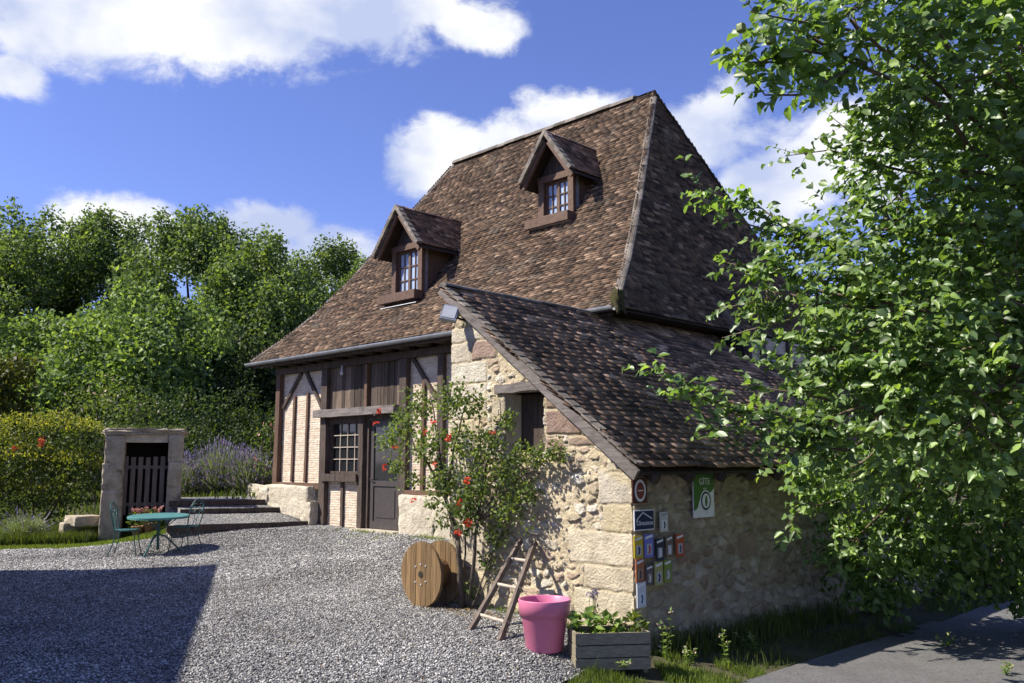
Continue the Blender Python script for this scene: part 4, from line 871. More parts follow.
PLA, PLB = Vector((-5.137, 5.90, 0)), Vector((-4.74, 6.42, 0)); pu = (PLB - PLA).normalized(); pang = math.atan2(pu.y, pu.x)
pz = gz1(-4.95, 6.15) + .0
pl = thing('planter_box', (PLA.x, PLA.y, pz), 'weathered grey slatted planter box at the corner of the stone gable', 'planter'); pl.rotation_euler.z = pang
Lp = (PLB - PLA).length; Dp = .36; Hp = .34
def board(name, x0, x1, y0, y1, z0, z1): mb = MB(); mb.lim(x0, x1, y0, y1, z0, z1); return bl(mb, name, M['planter'], pl)
for k in range(3):
    z0 = .03 + k * .105; z1 = z0 + .095
    board('front_slat', 0, Lp, 0, .022, z0, z1); board('back_slat', 0, Lp, Dp - .022, Dp, z0, z1); board('end_slat', .002, .024, .022, Dp - .022, z0, z1); board('end_slat', Lp - .024, Lp - .002, .022, Dp - .022, z0, z1)
for (x, y) in ((.024, .022), (Lp - .054, .022), (.024, Dp - .052), (Lp - .054, Dp - .052)): board('corner_post', x, x + .03, y, y + .03, .0, .34)
mb = MB(); mb.lim(.024, Lp - .024, .022, Dp - .022, .05, .27); bl(mb, 'soil', M['soil'], pl)
def plant(loc, rad, h, n, lf, wf, mat, label, cat, name, seed, purple=0, parent_rot=0.0):
    t = thing(name, loc, label, cat); rng = np.random.default_rng(seed)
    foliage('foliage', [((0, 0, h * .5), (rad, rad, h * .55))], n, lf, wf, M[mat], t, seed=seed, world=False)
    if purple:
        mb = MB(); fl = []
        for k in range(purple):
            a = rng.uniform(0, 6.28); r = rng.uniform(0, rad * .5); q = Vector((r * math.cos(a), r * math.sin(a), 0)); e = q * 1.5 + Vector((0, 0, h * rng.uniform(1.25, 1.7))); mb.tube([q, q.lerp(e, .6), e], [.004, .003, .002], 4); fl.append((tuple(e), .022))
        bl(mb, 'stem', M['leaf_shrub'], t); foliage('flower', fl, 30000, .022, .018, M['lav'], t, seed=seed, world=False)
    return t
for i, (fx, fy, rd, h, mt, lab, pu_) in enumerate(((.13, .17, .13, .22, 'leaf_lime', 'broad-leaved pale green plant at the left end of the planter', 0), (.33, .15, .13, .18, 'leaf_lime', 'bright leafy plant in the middle of the planter, spilling over its front', 0), (.54, .18, .12, .17, 'leaf_shrub', 'low darker green plant at the right end of the planter', 0), (.22, .25, .06, .26, 'leaf_shrub', 'tall thin plant with small purple flower heads at the back of the planter', 6))):
    q = Vector((PLA.x, PLA.y, pz + .27)) + Matrix.Rotation(pang, 3, 'Z') @ Vector((fx, fy, 0)); plant(q, rd, h, 5200, .085 if not pu_ else .045, .055 if not pu_ else .02, mt, lab, 'plant', 'planter_plant', 60 + i, pu_)

# floodlight at the top of the gable
fl = thing('floodlight', (-7.84, 6.84, 3.33), 'grey square floodlight fixed under the peak of the stone gable', 'floodlight')
rt = Euler((R(-25), R(12), R(38))).to_matrix(); mb = MB(); mb.box((0, -.04, .02), (.20, .07, .20), rt, .94); bl(mb, 'housing', M['zinc'], fl)
mb = MB(); mb.box(Vector((0, -.04, .02)) + rt @ Vector((0, -.038, 0)), (.16, .006, .16), rt); bl(mb, 'lens', flat('grey_lens', (.36, .38, .42)), fl)
mb = MB(); mb.tube([(0, .0, 0), (.05, .10, -.04), (.05, .17, -.04)], .014, 8); bl(mb, 'bracket', M['iron'], fl)

# ------------------------------------------------------------------ signs on the side wall
XW = XE + .062
def txt(body, y, z, size, mat, parent, x=XW + .012, align='CENTER', shear=0.0, name='lettering', sx=1.0):
    c = bpy.data.curves.new(name, 'FONT'); c.body = body; c.size = size; c.align_x = align; c.align_y = 'CENTER'; c.extrude = .0008; c.shear = shear
    tmp = bpy.data.objects.new('tmp', c); COL.objects.link(tmp); bpy.context.view_layer.update()
    me = bpy.data.meshes.new_from_object(tmp.evaluated_get(bpy.context.evaluated_depsgraph_get())); bpy.data.objects.remove(tmp); bpy.data.curves.remove(c)
    me.materials.clear(); me.transform(Matrix.Translation((x, y, z)) @ Euler((R(90), 0, R(90))).to_matrix().to_4x4() @ Matrix.Diagonal((sx, 1, 1, 1)))
    return link(name, me, mat, parent)
def plate(name, y0, y1, z0, z1, mat, label, cat='sign', group=None, th=.010, tilt=0.0):
    mb = MB(); rot = Matrix.Rotation(tilt, 3, 'X'); mb.box((XW + th / 2 - .002, (y0 + y1) / 2, (z0 + z1) / 2), (th, y1 - y0, z1 - z0), rot); o = mb.build(name, mat); return tag(o, label, cat, group)
def patch(name, pts, x, mat, parent, th=.0015): mb = MB(); mb.prism([(x, y, z) for y, z in pts], (th, 0, 0)); return mb.build(name, mat, parent)
def ell(cy_, cz_, ry, rz, n=40): return [(cy_ + ry * math.cos(2 * math.pi * k / n), cz_ + rz * math.sin(2 * math.pi * k / n)) for k in range(n)]
W_ = flat('white_enamel', (.72, .72, .74)); NAVY = flat('navy_enamel', (.018, .022, .07)); BRN = flat('oxblood_enamel', (.085, .025, .02)); GRN = flat('green_enamel', (.05, .14, .025)); RED = flat('red_enamel', (.35, .05, .035)); BLK = flat('black_print', (.02, .02, .025))
s1 = plate('wall_sign', 6.915, 7.15, 1.215, 1.455, BRN, 'square dark red sign with a white oval ring, topmost by the wall corner')
patch('oval', ell(7.035, 1.335, .088, .106), XW + .0085, W_, s1); patch('emblem', ell(7.035, 1.335, .062, .080), XW + .011, flat('dark_red_print', (.20, .035, .03)), s1); patch('band', [(6.995, 1.330), (7.075, 1.330), (7.075, 1.341), (6.995, 1.341)], XW + .0135, W_, s1)
s2 = plate('wall_sign', 6.935, 7.255, .955, 1.150, W_, 'navy sign with a white house outline and lettering, below the dark red one')
patch('field', [(6.945, .965), (7.245, .965), (7.245, 1.140), (6.945, 1.140)], XW + .0085, NAVY, s2)
mb = MB()
for a, c in (((6.965, 1.055), (7.07, 1.128)), ((7.06, 1.128), (7.215, 1.062)), ((6.968, 1.055), (6.968, 1.035))): mb.beam((XW + .0115, *a), (XW + .0115, *c), .010, .002, (1, 0, 0))
mb.build('emblem', W_, s2); txt('Clévacances', 7.095, 1.025, .062, W_, s2, shear=.15, sx=.86)
gi = plate('wall_sign', 7.945, 8.33, 1.035, 1.475, W_, 'tall green and white sign reading GÎTE, hung apart under the eaves', th=.014)
patch('field', [(7.945 + .385 * a, 1.035 + .442 * c) for a, c in ((0, 1), (0, .17), (.12, .19), (.2, .26), (.25, .36), (.32, .46), (.5, .54), (.75, .56), (.88, .60), (1, .68), (1, 1))], XW + .0125, GRN, gi)
patch('top_board', [(7.915, 1.455), (8.35, 1.455), (8.35, 1.495), (7.915, 1.495)], XW + .012, GRN, gi, .012)
txt('GÎTE', 8.15, 1.405, .098, W_, gi, x=XW + .0165, sx=1.0); txt('rural', 8.15, 1.335, .032, W_, gi, x=XW + .0165)
patch('roundel', ell(8.165, 1.205, .105, .112), XW + .0145, W_, gi); patch('ring', ell(8.165, 1.205, .092, .098), XW + .0165, NAVY, gi); patch('disc', ell(8.165, 1.205, .070, .076), XW + .0185, W_, gi)
patch('emblem', [(8.165, 1.265), (8.185, 1.24), (8.19, 1.2), (8.175, 1.15), (8.155, 1.15), (8.14, 1.19), (8.15, 1.24)], XW + .0205, GRN, gi)
PLQ = [((7.355, 7.485, .925, 1.117), (.50, .49, .46), BLK, 'white plaque with a black figure, alone beside the navy sign', 'r'),
       ((6.928, 7.065, .700, .907), (.50, .38, .035), NAVY, 'yellow plaque, first in the upper row of small plaques', 'y'),
       ((7.092, 7.236, .695, .917), (.16, .17, .48), RED, 'blue-violet plaque beside the yellow one', 'b'),
       ((7.277, 7.405, .655, .862), (.025, .03, .05), W_, 'black plaque in the middle of the upper row, hung slightly low', 'k'),
       ((7.445, 7.56, .672, .878), (.16, .115, .08), W_, 'brown plaque between the black and the red one', 'n'),
       ((7.618, 7.752, .668, .888), (.42, .085, .03), NAVY, 'red-orange plaque at the far end of the upper row', 'd'),
       ((6.950, 7.075, .472, .690), (.36, .13, .06), BRN, 'rust-orange plaque below the yellow one', 'o'),
       ((7.107, 7.218, .432, .620), (.12, .09, .10), W_, 'dull purple-brown plaque, second in the lower row', 'p'),
       ((7.245, 7.382, .415, .640), (.34, .33, .12), NAVY, 'pale olive plaque with a blue figure in the lower row', 'g'),
       ((7.404, 7.526, .432, .648), (.20, .27, .05), W_, 'lime green plaque, last in the lower row', 'l'),
       ((6.960, 7.098, .238, .476), (.55, .58, .62), flat('blue_print', (.04, .11, .26)), 'white plaque with blue marks, lowest of all by the wall corner', 'w')]
for i, ((y0, y1, z0, z1), c, fm, lab, key) in enumerate(PLQ):
    o = plate('plaque', y0, y1, z0, z1, flat('enamel_' + lab.split()[0].replace('-', '_') + ('' if i else '_cream'), c), lab, 'plaque', 'small year plaques on the side wall'); w, h = y1 - y0, z1 - z0; x = XW + .0085
    patch('title_strip', [(y0 + .1 * w, z1 - .22 * h), (y0 + .88 * w, z1 - .13 * h), (y0 + .88 * w, z1 - .03 * h), (y0 + .1 * w, z1 - .12 * h)], x, W_ if key not in 'r' else flat('grey_print', (.3, .3, .34)), o)
    patch('picture', [(y0 + .22 * w, z0 + .12 * h), (y0 + .78 * w, z0 + .12 * h), (y0 + .78 * w, z0 + .58 * h), (y0 + .22 * w, z0 + .58 * h)], x, flat('pale_print', (.42, .42, .46)) if key in 'ybnkdg' else M[{'r': 'white_enamel', 'w': 'white_enamel'}.get(key, 'pale_print')] if key in 'rw' else flat('tan_print', (.28, .24, .20)), o)
    patch('emblem', [(y0 + .36 * w, z0 + .16 * h), (y0 + .58 * w, z0 + .18 * h), (y0 + .66 * w, z0 + .38 * h), (y0 + .50 * w, z0 + .54 * h), (y0 + .40 * w, z0 + .44 * h), (y0 + .50 * w, z0 + .34 * h)], x + .002, fm, o)

# ------------------------------------------------------------------ climbing rose on the gable
rose = thing('climbing_rose', (-7.55, 6.72, 0), 'tall climbing rose with red blooms growing up the sunlit stone gable', 'rose')
def atY(px, py, y): r, d, z = ray(px, py); wy = (r + d) * R2; k = y / wy; return Vector(((r - d) * R2 * k, y, CAM_H + z * k))
mb = MB(); random.seed(5)
base = Vector((-7.52, 6.74, -.02)); n1 = atY(458, 540, 6.62); n2 = atY(446, 500, 6.55)
limb(mb, base, n1, .038, .028, 5, 0, .05); limb(mb, n1, n2, .028, .022, 4, 0, .04)
for (px, py, y) in ((438, 430, 6.5), (405, 430, 6.45), (465, 405, 6.6), (430, 395, 6.5)): limb(mb, n2, atY(px, py, y), .018, .006, 6, .05, .08, 6)
n3 = atY(478, 520, 6.72); limb(mb, base + Vector((.06, .02, 0)), n3, .025, .018, 6, 0, .06)
for (px, py, y) in ((490, 450, 6.78), (515, 470, 6.82), (480, 415, 6.75), (550, 455, 6.85), (520, 510, 6.84), (500, 400, 6.85)): limb(mb, n3, atY(px, py, y), .012, .005, 6, .03, .1, 5)
limb(mb, base + Vector((-.05, .02, 0)), atY(470, 500, 6.8), .014, .008, 6, 0, .07, 6); limb(mb, base + Vector((.10, .03, 0)), atY(505, 520, 6.86), .010, .006, 6, 0, .08, 5); limb(mb, base + Vector((.12, .05, .02)), atY(495, 560, 6.86), .009, .004, 6, 0, .08, 5)
mb.build('stem', M['bark'], rose, True)
RB = [(402, 425, 19, 6.45), (420, 405, 18, 6.5), (450, 400, 20, 6.55), (475, 405, 14, 6.7), (388, 440, 13, 6.4), (428, 445, 22, 6.45), (458, 440, 20, 6.55), (396, 466, 11, 6.45), (486, 445, 20, 6.7), (440, 480, 20, 6.5), (474, 485, 24, 6.65), (508, 470, 18, 6.75), (508, 505, 20, 6.78), (470, 520, 16, 6.68),
      (536, 458, 13, 6.84), (553, 452, 10, 6.86), (562, 455, 6, 6.86), (498, 535, 14, 6.82), (526, 492, 13, 6.82), (412, 478, 9, 6.48), (486, 560, 10, 6.85), (462, 505, 16, 6.6), (442, 520, 9, 6.55), (505, 420, 12, 6.86), (520, 452, 12, 6.84), (432, 500, 9, 6.5), (470, 590, 9, 6.8)]
foliage('foliage', [(atY(px, py, y), np.array([1, .8, 1]) * rp_ * 9.6 / 887) for px, py, rp_, y in RB], 7600, .052, .034, M['leaf_rose'], rose, shell=.1, seed=8)
foliage('foliage', [(atY(px + random.uniform(-14, 14), py + random.uniform(-14, 14), y - .05), np.array([1, .7, 1]) * rp_ * 1.2 * 9.6 / 887) for px, py, rp_, y in RB[:-3]], 1100, .052, .033, M['leaf_rose'], rose, shell=.5, seed=9)
for i, (px, py, s) in enumerate(((379, 411, .06), (376, 423, .05), (433, 421, .06), (448, 438, .07), (434, 465, .05), (467, 480, .06), (468, 523, .075), (458, 532, .065), (413, 500, .05), (384, 467, .055), (460, 503, .05), (395, 447, .04), (425, 432, .04), (492, 432, .035))):
    foliage('bloom', [(atY(px, py, 6.28 if s < .06 else 6.33), s * .42)], 26000, .034, .034, M['petal_red'], rose, seed=100 + i, shell=.05)

# ------------------------------------------------------------------ neighbouring barn (out of the frame, its shadow lies across the yard)
bu = Vector((.27, -.963)); bw = Vector((-.963, -.27)); bc = Vector((-9.28, 13.41))
def BW(a, c, z): q = bc + bu * a + bw * c; return W(q.x, q.y, z)
bp_ = BW(5, 2.7, 0); barn = thing('stone_barn', bp_, 'plain pale stone barn with tiled roof across the yard', 'barn')
mb = MB(); mb.prism([BW(.05, .1, -.3), BW(11, .1, -.3), BW(11, 5.4, -.3), BW(.05, 5.4, -.3)], (0, 0, 5.2)); mb.build('wall', M['stone'], barn)
mb = MB(); mb.prism([BW(0, -.0, 4.93), BW(0, 2.75, 6.1), BW(0, 5.5, 4.93), BW(0, 5.5, 5.03), BW(0, 2.75, 6.2), BW(0, 0, 5.03)], BW(11.1, 0, 0) - BW(0, 0, 0)); mb.build('roof', M['tile'], barn)
mb = MB(); mb.prism([BW(4, .06, 0), BW(6.4, .06, 0), BW(6.4, .06, 2.8), BW(4, .06, 2.8)], (BW(0, -.05, 0) - BW(0, 0, 0))); mb.build('door', M['board'], barn)

# ------------------------------------------------------------------ trees
def tree(X_, D_, h, rx, label, seed, mat='leaf_bg', dens=1.0, leaf=.20, low=.28, spires=9, group='trees behind the garden', base=None, trunk_r=.22):
    rng = np.random.default_rng(seed); random.seed(seed); p = W(X_, D_); z0 = gz1(p.x, p.y) - .1
    t = thing('tree', (p.x, p.y, z0), label, 'tree', group); mb = MB()
    top = Vector((rng.normal(0, .3), rng.normal(0, .3), h * .86)); mid = Vector((rng.normal(0, .15), rng.normal(0, .15), h * low)); limb(mb, (0, 0, 0), mid, trunk_r, trunk_r * .75, 5, 0, .03, 9); limb(mb, mid, top, trunk_r * .75, .03, 7, 0, .05, 8)
    blobs = []; n = int(46 * dens); zc = h * (low + 1) / 2; rz = h * (1 - low) / 2
    for k in range(n):
        d = rdir(1, rng)[0]; q = rng.uniform(.35, 1) ** .5; c = np.array([d[0] * rx * q * .82, d[1] * rx * q * .82, zc + d[2] * rz * q * .85]); blobs.append((c, (rx * rng.uniform(.2, .34), rx * rng.uniform(.2, .34), rx * rng.uniform(.22, .36))))
        if k % 3 == 0: a = mid.lerp(top, max(0, min(1, (c[2] - mid.z) / (top.z - mid.z) - .25))); limb(mb, a, c, trunk_r * .28, .02, 5, .1, .08, 5)
    for k in range(spires):
        a = rng.uniform(0, 6.28); r = rx * rng.uniform(.1, .8); zz = zc + rz * math.sqrt(max(0, 1 - (r / rx) ** 2)) * .92; blobs.append((np.array([r * math.cos(a), r * math.sin(a), zz]), (rx * .15, rx * .15, rx * rng.uniform(.22, .32))))
    bl(mb, 'trunk', M['bark'], t, True)
    foliage('crown', blobs, 420 * (.24 / leaf) ** 2, leaf, leaf * .72, M[mat], t, shell=.2, seed=seed, world=False, up=.4)
    return t
def tp(px, D): return (px - 512) / FPX * D
def th(py, D): return CAM_H + (463 - py) / 895 * D - .9
tree(tp(25, 44), 44, th(203, 44), 4.6, 'tall dark green tree at the left edge of the photo', 1, low=.12)
tree(tp(105, 47), 47, th(208, 47), 4.2, 'tall tree with a knobbly top, second from the left', 2, low=.15)
tree(tp(190, 45), 45, th(208, 45), 4.6, 'broad tall tree rising above the stone niche', 3, low=.14)
tree(tp(262, 43), 43, th(238, 43), 4.2, 'dark tree with sky gaps in its lower crown, left of the house roof', 4, low=.12, dens=1.1)
tree(tp(325, 56), 56, th(248, 56), 5.0, 'farthest tree, showing over the slope of the house roof', 5, low=.25, dens=.9)
tree(tp(-60, 46), 46, th(215, 46), 4.5, 'tall tree just beyond the left edge of the photo', 6, low=.15)
tree(tp(140, 33), 33, th(285, 33), 4.0, 'lighter green rounded tree in front of the tall row', 7, 'leaf_bg2', low=.08, spires=3, leaf=.2)
tree(tp(55, 34), 34, th(300, 34), 3.6, 'lighter green bushy tree at the left, below the tall row', 8, 'leaf_bg2', low=.08, spires=3, leaf=.2)
tree(tp(225, 36), 36, th(330, 36), 3.4, 'dark bushy tree behind the lavender', 9, 'leaf_dark', low=.04, spires=2, leaf=.2, dens=1.2)
tree(tp(8, 26), 26, th(345, 26) + .5, 1.3, 'small yellowish olive tree at the left edge above the flowering shrub', 10, 'leaf_olive', low=.1, spires=5, leaf=.14, dens=.8, trunk_r=.1)
tree(9.5, 25, 6.5, 3.6, 'dark tree standing behind the end of the lane', 14, 'leaf_dark', low=.05, leaf=.16)
tree(15, 27, 7.5, 4.2, 'tall tree beyond the lane at the right', 15, 'leaf_bg', low=.05, leaf=.18)
tree(-20, 50, 11, 4.6, 'tall tree far left of the yard', 16, low=.15)

# ------------------------------------------------------------------ shrubs and flowers
def shrub(name, blobs, label, cat, mats, dens, leaf, seed, top=None, wid=.6, stems=5):
    c0 = np.mean([b_[0] for b_ in blobs], 0); z0 = gz1(c0[0], c0[1]); t = thing(name, (c0[0], c0[1], z0), label, cat); mb = MB(); random.seed(seed)
    for k in range(stems): b_ = random.choice(blobs)[0]; limb(mb, (c0[0] + random.uniform(-.3, .3), c0[1] + random.uniform(-.3, .3), z0 - .05), b_, .03, .008, 5, .05, .08, 5)
    mb.build('stem', M['bark'], t); foliage('foliage', blobs, dens, leaf, leaf * wid, M[mats], t, seed=seed, shell=.25)
    if top:                                                     # blossoms on the upper outside
        rng = np.random.default_rng(seed + 1); P, D = blob_points(blobs, top[1], .93, rng); k = D[:, 2] > top[3]; P, D = P[k], D[k]; n = len(P)
        V, F = leaf_mesh(P + D * .03, unit(D + rdir(n, rng)), rdir(n, rng), top[2], top[2] * .7); fast('blossom', V, F, M[top[0]], t)
    return t
def B(px, py, D, rpx, sq=(1, 1, 1)): c = at(px, py, D); r = rpx * D / 887; return (np.array(c), np.array(sq) * r)
shrub('honeysuckle_shrub', [B(18, 452, 20, 34), B(58, 444, 20, 30), B(84, 446, 19.8, 24), B(30, 478, 19.8, 32), B(75, 480, 19.7, 28), B(-10, 468, 20, 36), B(-50, 460, 20.5, 42), B(96, 478, 20, 16), B(55, 502, 19.9, 20), B(10, 502, 19.9, 22)], 'big rounded shrub topped with yellow blossom left of the stone niche', 'shrub', 'leaf_honey', 2000, .085, 71, ('leaf_yel', 4200, .06, .55))
foliage('red_bloom', [B(42, 440, 19.0, 3), B(40, 444, 19.0, 2), B(15, 448, 19.1, 2)], 9000, .05, .04, M['petal_red'], bpy.data.objects['honeysuckle_shrub'], seed=5)
shrub('rose_bush', [B(95, 395, 24, 22), B(120, 400, 24, 18), B(75, 400, 24, 16), B(105, 415, 23, 22), B(140, 415, 24, 20)], 'loose bush with scattered cream blooms between the shrub and the trees', 'rose', 'leaf_shrub', 700, .09, 73, ('petal_cream', 16, .11, -.2))
shrub('rose_bush', [B(262, 440, 21.5, 14), B(268, 465, 21, 13), B(258, 470, 21.5, 12), B(272, 425, 21.5, 8)], 'small rose bush with pale pink blooms against the left house corner', 'rose', 'leaf_shrub', 900, .07, 74, ('petal_pink', 26, .10, -.2))
shrub('hedge', [B(190 + k * 16, (418, 446, 428, 405, 440, 424, 436)[k], 29, (34, 22, 30, 26, 34, 20, 30)[k]) for k in range(7)] + [B(200 + k * 18, 455, 28, 30) for k in range(5)], 'dark clipped mass of shrubs right behind the lavender', 'hedge', 'leaf_hedge', 620, .12, 75)
shrub('hedge', [B(110 + k * 15, (440, 412, 436, 448, 420, 438)[k], 27, (22, 32, 24, 28, 34, 22)[k]) for k in range(6)] + [B(120 + k * 18, 455, 26, 30) for k in range(5)], 'dense green shrubs directly behind the stone niche', 'hedge', 'leaf_hedge', 700, .11, 76)
shrub('hedge', [(np.array(W(7.5 + k * 1.1, 20 + (k % 3) * .9, .6 + (k % 2) * .7)), np.array((1.2, 1.2, 1.3))) for k in range(9)], 'dark bushes closing the lane beyond the stone outbuilding', 'hedge', 'leaf_dark', 420, .10, 77)
def lavender(c, rad, h, n, label, seed, bloom=1.0):
    rng = np.random.default_rng(seed); z0 = gz1(c[0], c[1]); t = thing('lavender_bush', (c[0], c[1], z0), label, 'lavender', 'lavender bushes')
    d = rdir(n, rng); d[:, 2] = np.abs(d[:, 2]) * .9 + .35; d = unit(d); ln = h * rng.uniform(.72, 1.05, n) * (.55 + .45 * d[:, 2]); s = np.array([rad / h * 1.25, rad / h * 1.25, 1.0])
    a = rng.uniform(0, 6.28, n); rr = rad * .35 * np.sqrt(rng.uniform(0, 1, n)); P = np.stack([rr * np.cos(a), rr * np.sin(a), 0 * a], -1); E = P + d * s * ln[:, None]; Mid = (P + E) / 2 + [0, 0, .05 * h]
    w = .0085; sd_ = unit(np.cross(E - P, rdir(n, rng))) * w
    V = np.stack([P - sd_, P + sd_, Mid + sd_, Mid - sd_, E], 1).reshape(-1, 3); i = (np.arange(n) * 5)[:, None]; fast('stems', V, [i + np.array([[0, 1, 2, 3]]), i + np.array([[3, 2, 4]])], M['leaf_lav'], t, world=False)
    foliage('foliage', [((0, 0, h * .34), (rad * .95, rad * .95, h * .42))], 2600, .075, .014, M['leaf_lav'], t, seed=seed, world=False, up=.2)
    k = rng.uniform(0, 1, n) < .26 * bloom; Pe = E[k]; de = unit((E - Mid)[k]); m = len(Pe)
    parts = [leaf_mesh(Pe - de * .02 * j, de, rdir(m, rng), .10, .028, .3, 0) for j in (0, 2)]; V, F = join(parts); fast('blossoms', V, F, M['lav'], t, world=False); return t
for i, (X_, D_, rd, h, lab) in enumerate(((-7.85, 21.6, .62, 1.15, 'lavender bush in bloom next to the right stone pillar'), (-7.1, 21.9, .75, 1.35, 'biggest lavender bush, in the middle of the bed above the steps'), (-6.35, 21.7, .6, 1.1, 'lavender bush nearest the house corner'))): q = W(X_, D_); lavender((q.x, q.y), rd * 1.08, h * 1.05, 3000, lab, 80 + i)
q = W(-9.95, 18.4); lavender((q.x, q.y), .55, .65, 1100, 'low grey lavender bush at the left edge of the photo, mostly out of bloom', 85, .25)

# ------------------------------------------------------------------ grass and weeds
def scatter(n, xr, dr, keep=None):                             # in metres right of and ahead of the viewpoint
    X_ = RNG.uniform(*xr, n); D_ = RNG.uniform(*dr, n); x, y = (X_ - D_) * R2, (X_ + D_) * R2
    if keep is not None: k = keep(x, y); x, y = x[k], y[k]
    return x, y, gz(x, y) - .02
nog = lambda x, y: ~in_gravel(x, y)
stuff(blades('grass', *scatter(60000, (-11.5, -6.3), (16.4, 19.2), nog), .055, .006, M['grass']), 'short sunlit lawn strip along the left edge of the gravel', 'grass')
stuff(blades('grass', *scatter(22000, (-11.5, -8.3), (17.7, 19.8), nog), .24, .009, M['grass_dark']), 'rank taller grass below the yellow-flowered shrub', 'grass')
stuff(blades('grass', *scatter(45000, (-40, -4), (19.5, 40), lambda x, y: nog(x, y) & ~((x > -17.9) & (y > 9.5))), .2, .02, M['grass_dark']), 'rough grass under the trees behind the garden', 'grass')
def verge(n, yr, dens):
    x = RNG.uniform(-5.35, -4.2, n); y = RNG.uniform(*yr, n); k = (x > -5.28) & ~in_road(x, y) & ~in_gravel(x, y) & (fbm(x * 2.2, y * 2.2, 3, 5) > dens) & ((y < 7.2) | (RNG.uniform(0, 1, n) < .6)); return x[k], y[k], gz(x[k], y[k]) - .015
stuff(blades('grass', *verge(22000, (5.0, 17), .44), .05, .0035, M['grass_dark']), 'green verge between the side wall and the lane', 'grass')
stuff(blades('grass', *verge(3500, (5.6, 16), .52), .15, .004, M['grass_dark']), 'taller tufts of grass along the foot of the side wall', 'grass')
stuff(blades('grass', *verge(20000, (4.4, 7.6), .33), .07, .0036, M['grass']), 'sunlit grass at the end of the gable in front of the planter', 'grass')
wx = -5.27 + np.abs(RNG.normal(0, .12, 3000)); wy = RNG.uniform(7.1, 15, 3000); kk = fbm(wx * 0 + 1, wy * 1.3, 3, 41) > .45
stuff(blades('grass', wx[kk], wy[kk], gz(wx[kk], wy[kk]) - .02, .24, .006, M['grass_dark']), 'dark rank weeds hugging the foot of the side wall', 'grass')
xr_ = RNG.uniform(-1.6, 2.5, 14000); yr_ = RNG.uniform(5, 22, 14000); kk = ~in_road(xr_, yr_); stuff(blades('grass', xr_[kk], yr_[kk], gz(xr_[kk], yr_[kk]) - .02, .12, .005, M['grass']), 'grass on the far side of the lane under the fruit tree', 'grass')
n_ = 900; lx = np.concatenate([RNG.normal(-7.3, .5, 400), RNG.uniform(-12, -5.2, 500)]); ly = np.concatenate([6.75 - np.abs(RNG.normal(0, .25, 400)), RNG.uniform(4, 9.8, 500)]); kk = in_gravel(lx, ly) | (ly > 6.4)
kk &= ly < np.where(lx > -8.1, 6.93, 9.9); lx, ly = lx[kk], ly[kk]; V, F = leaf_mesh(np.stack([lx, ly, gz(lx, ly) + .022], -1), rdir(len(lx)) * [1, 1, .15], rdir(len(lx)) * .4 + [0, 0, 1], .035, .02)
stuff(fast('leaf_litter', V, F, pmat('dry_leaf', (.10, .065, .03), (.24, .17, .08), 6, .9, island=(.6, 1.5))), 'dry fallen leaves and petals lying on the gravel by the rose', 'leaf litter')
gx = np.concatenate([RNG.uniform(-15.3, -8.3, 2600), RNG.uniform(-8.0, -5.5, 700), RNG.normal(-13.2, .5, 500)]); gy = np.concatenate([9.93 - np.abs(RNG.normal(0, .10, 2600)), 6.95 - np.abs(RNG.normal(0, .06, 700)), RNG.normal(9.2, .22, 500)]); kk = fbm(gx * 2.5, gy * 2.5, 3, 77) > .52
stuff(blades('grass', gx[kk], gy[kk], gz(gx[kk], gy[kk]), .06, .004, M['grass']), 'thin weeds and grass growing in the gravel along the foot of the walls', 'grass')
def weed(px, py, zg, h, label, seed, lf=.05, mat='leaf_lime'):
    r, d, z = ray(px, py); k = (zg - CAM_H) / z; p = W(r * k, d * k); z0 = gz1(p.x, p.y); t = thing('weed', (p.x, p.y, z0), label, 'weed', 'weeds along the foot of the side wall'); mb = MB(); rng = np.random.default_rng(seed); random.seed(seed)
    P, D = [], []; hd = []
    for s in range(3):
        e = Vector((rng.normal(0, .07), rng.normal(0, .07), h * rng.uniform(.6, 1))); pts = limb(mb, (rng.normal(0, .01), rng.normal(0, .01), 0), e, .004, .0018, 6, 0, .08, 4); hd.append((tuple(e), .018))
        for q in pts[1:]:
            for _ in range(3): P.append(q); D.append((rng.normal(), rng.normal(), .4))
    bl(mb, 'stem', M['leaf_shrub'], t); P, D = np.array(P), np.array(D, float); V, F = leaf_mesh(P, D, rdir(len(P), rng) * .5 + [0, 0, 1], lf, lf * .4); fast('foliage', V, F, M[mat], t, world=False)
    foliage('flower', hd, 9000, .022, .016, M['petal_cream'], t, seed=seed, world=False); return t
for i, (px, py, h, lab) in enumerate(((667, 664, .44, 'tallest weed with a nodding flower head, first past the planter'), (690, 668, .22, 'short leafy weed second past the planter'), (727, 664, .32, 'thin upright weed against the dark base of the wall'), (757, 652, .22, 'clump of narrow blades on the verge beneath the fruit tree'), (640, 678, .20, 'pale green weed right in front of the planter'), (622, 681, .13, 'small weed in the gravel at the left front of the planter'), (945, 640, .16, 'small tuft growing through the worn asphalt'), (1006, 668, .10, 'low yellowish tuft on the lane at the right edge of the photo'))):
    weed(px, py, -.25, h, lab, 300 + i)

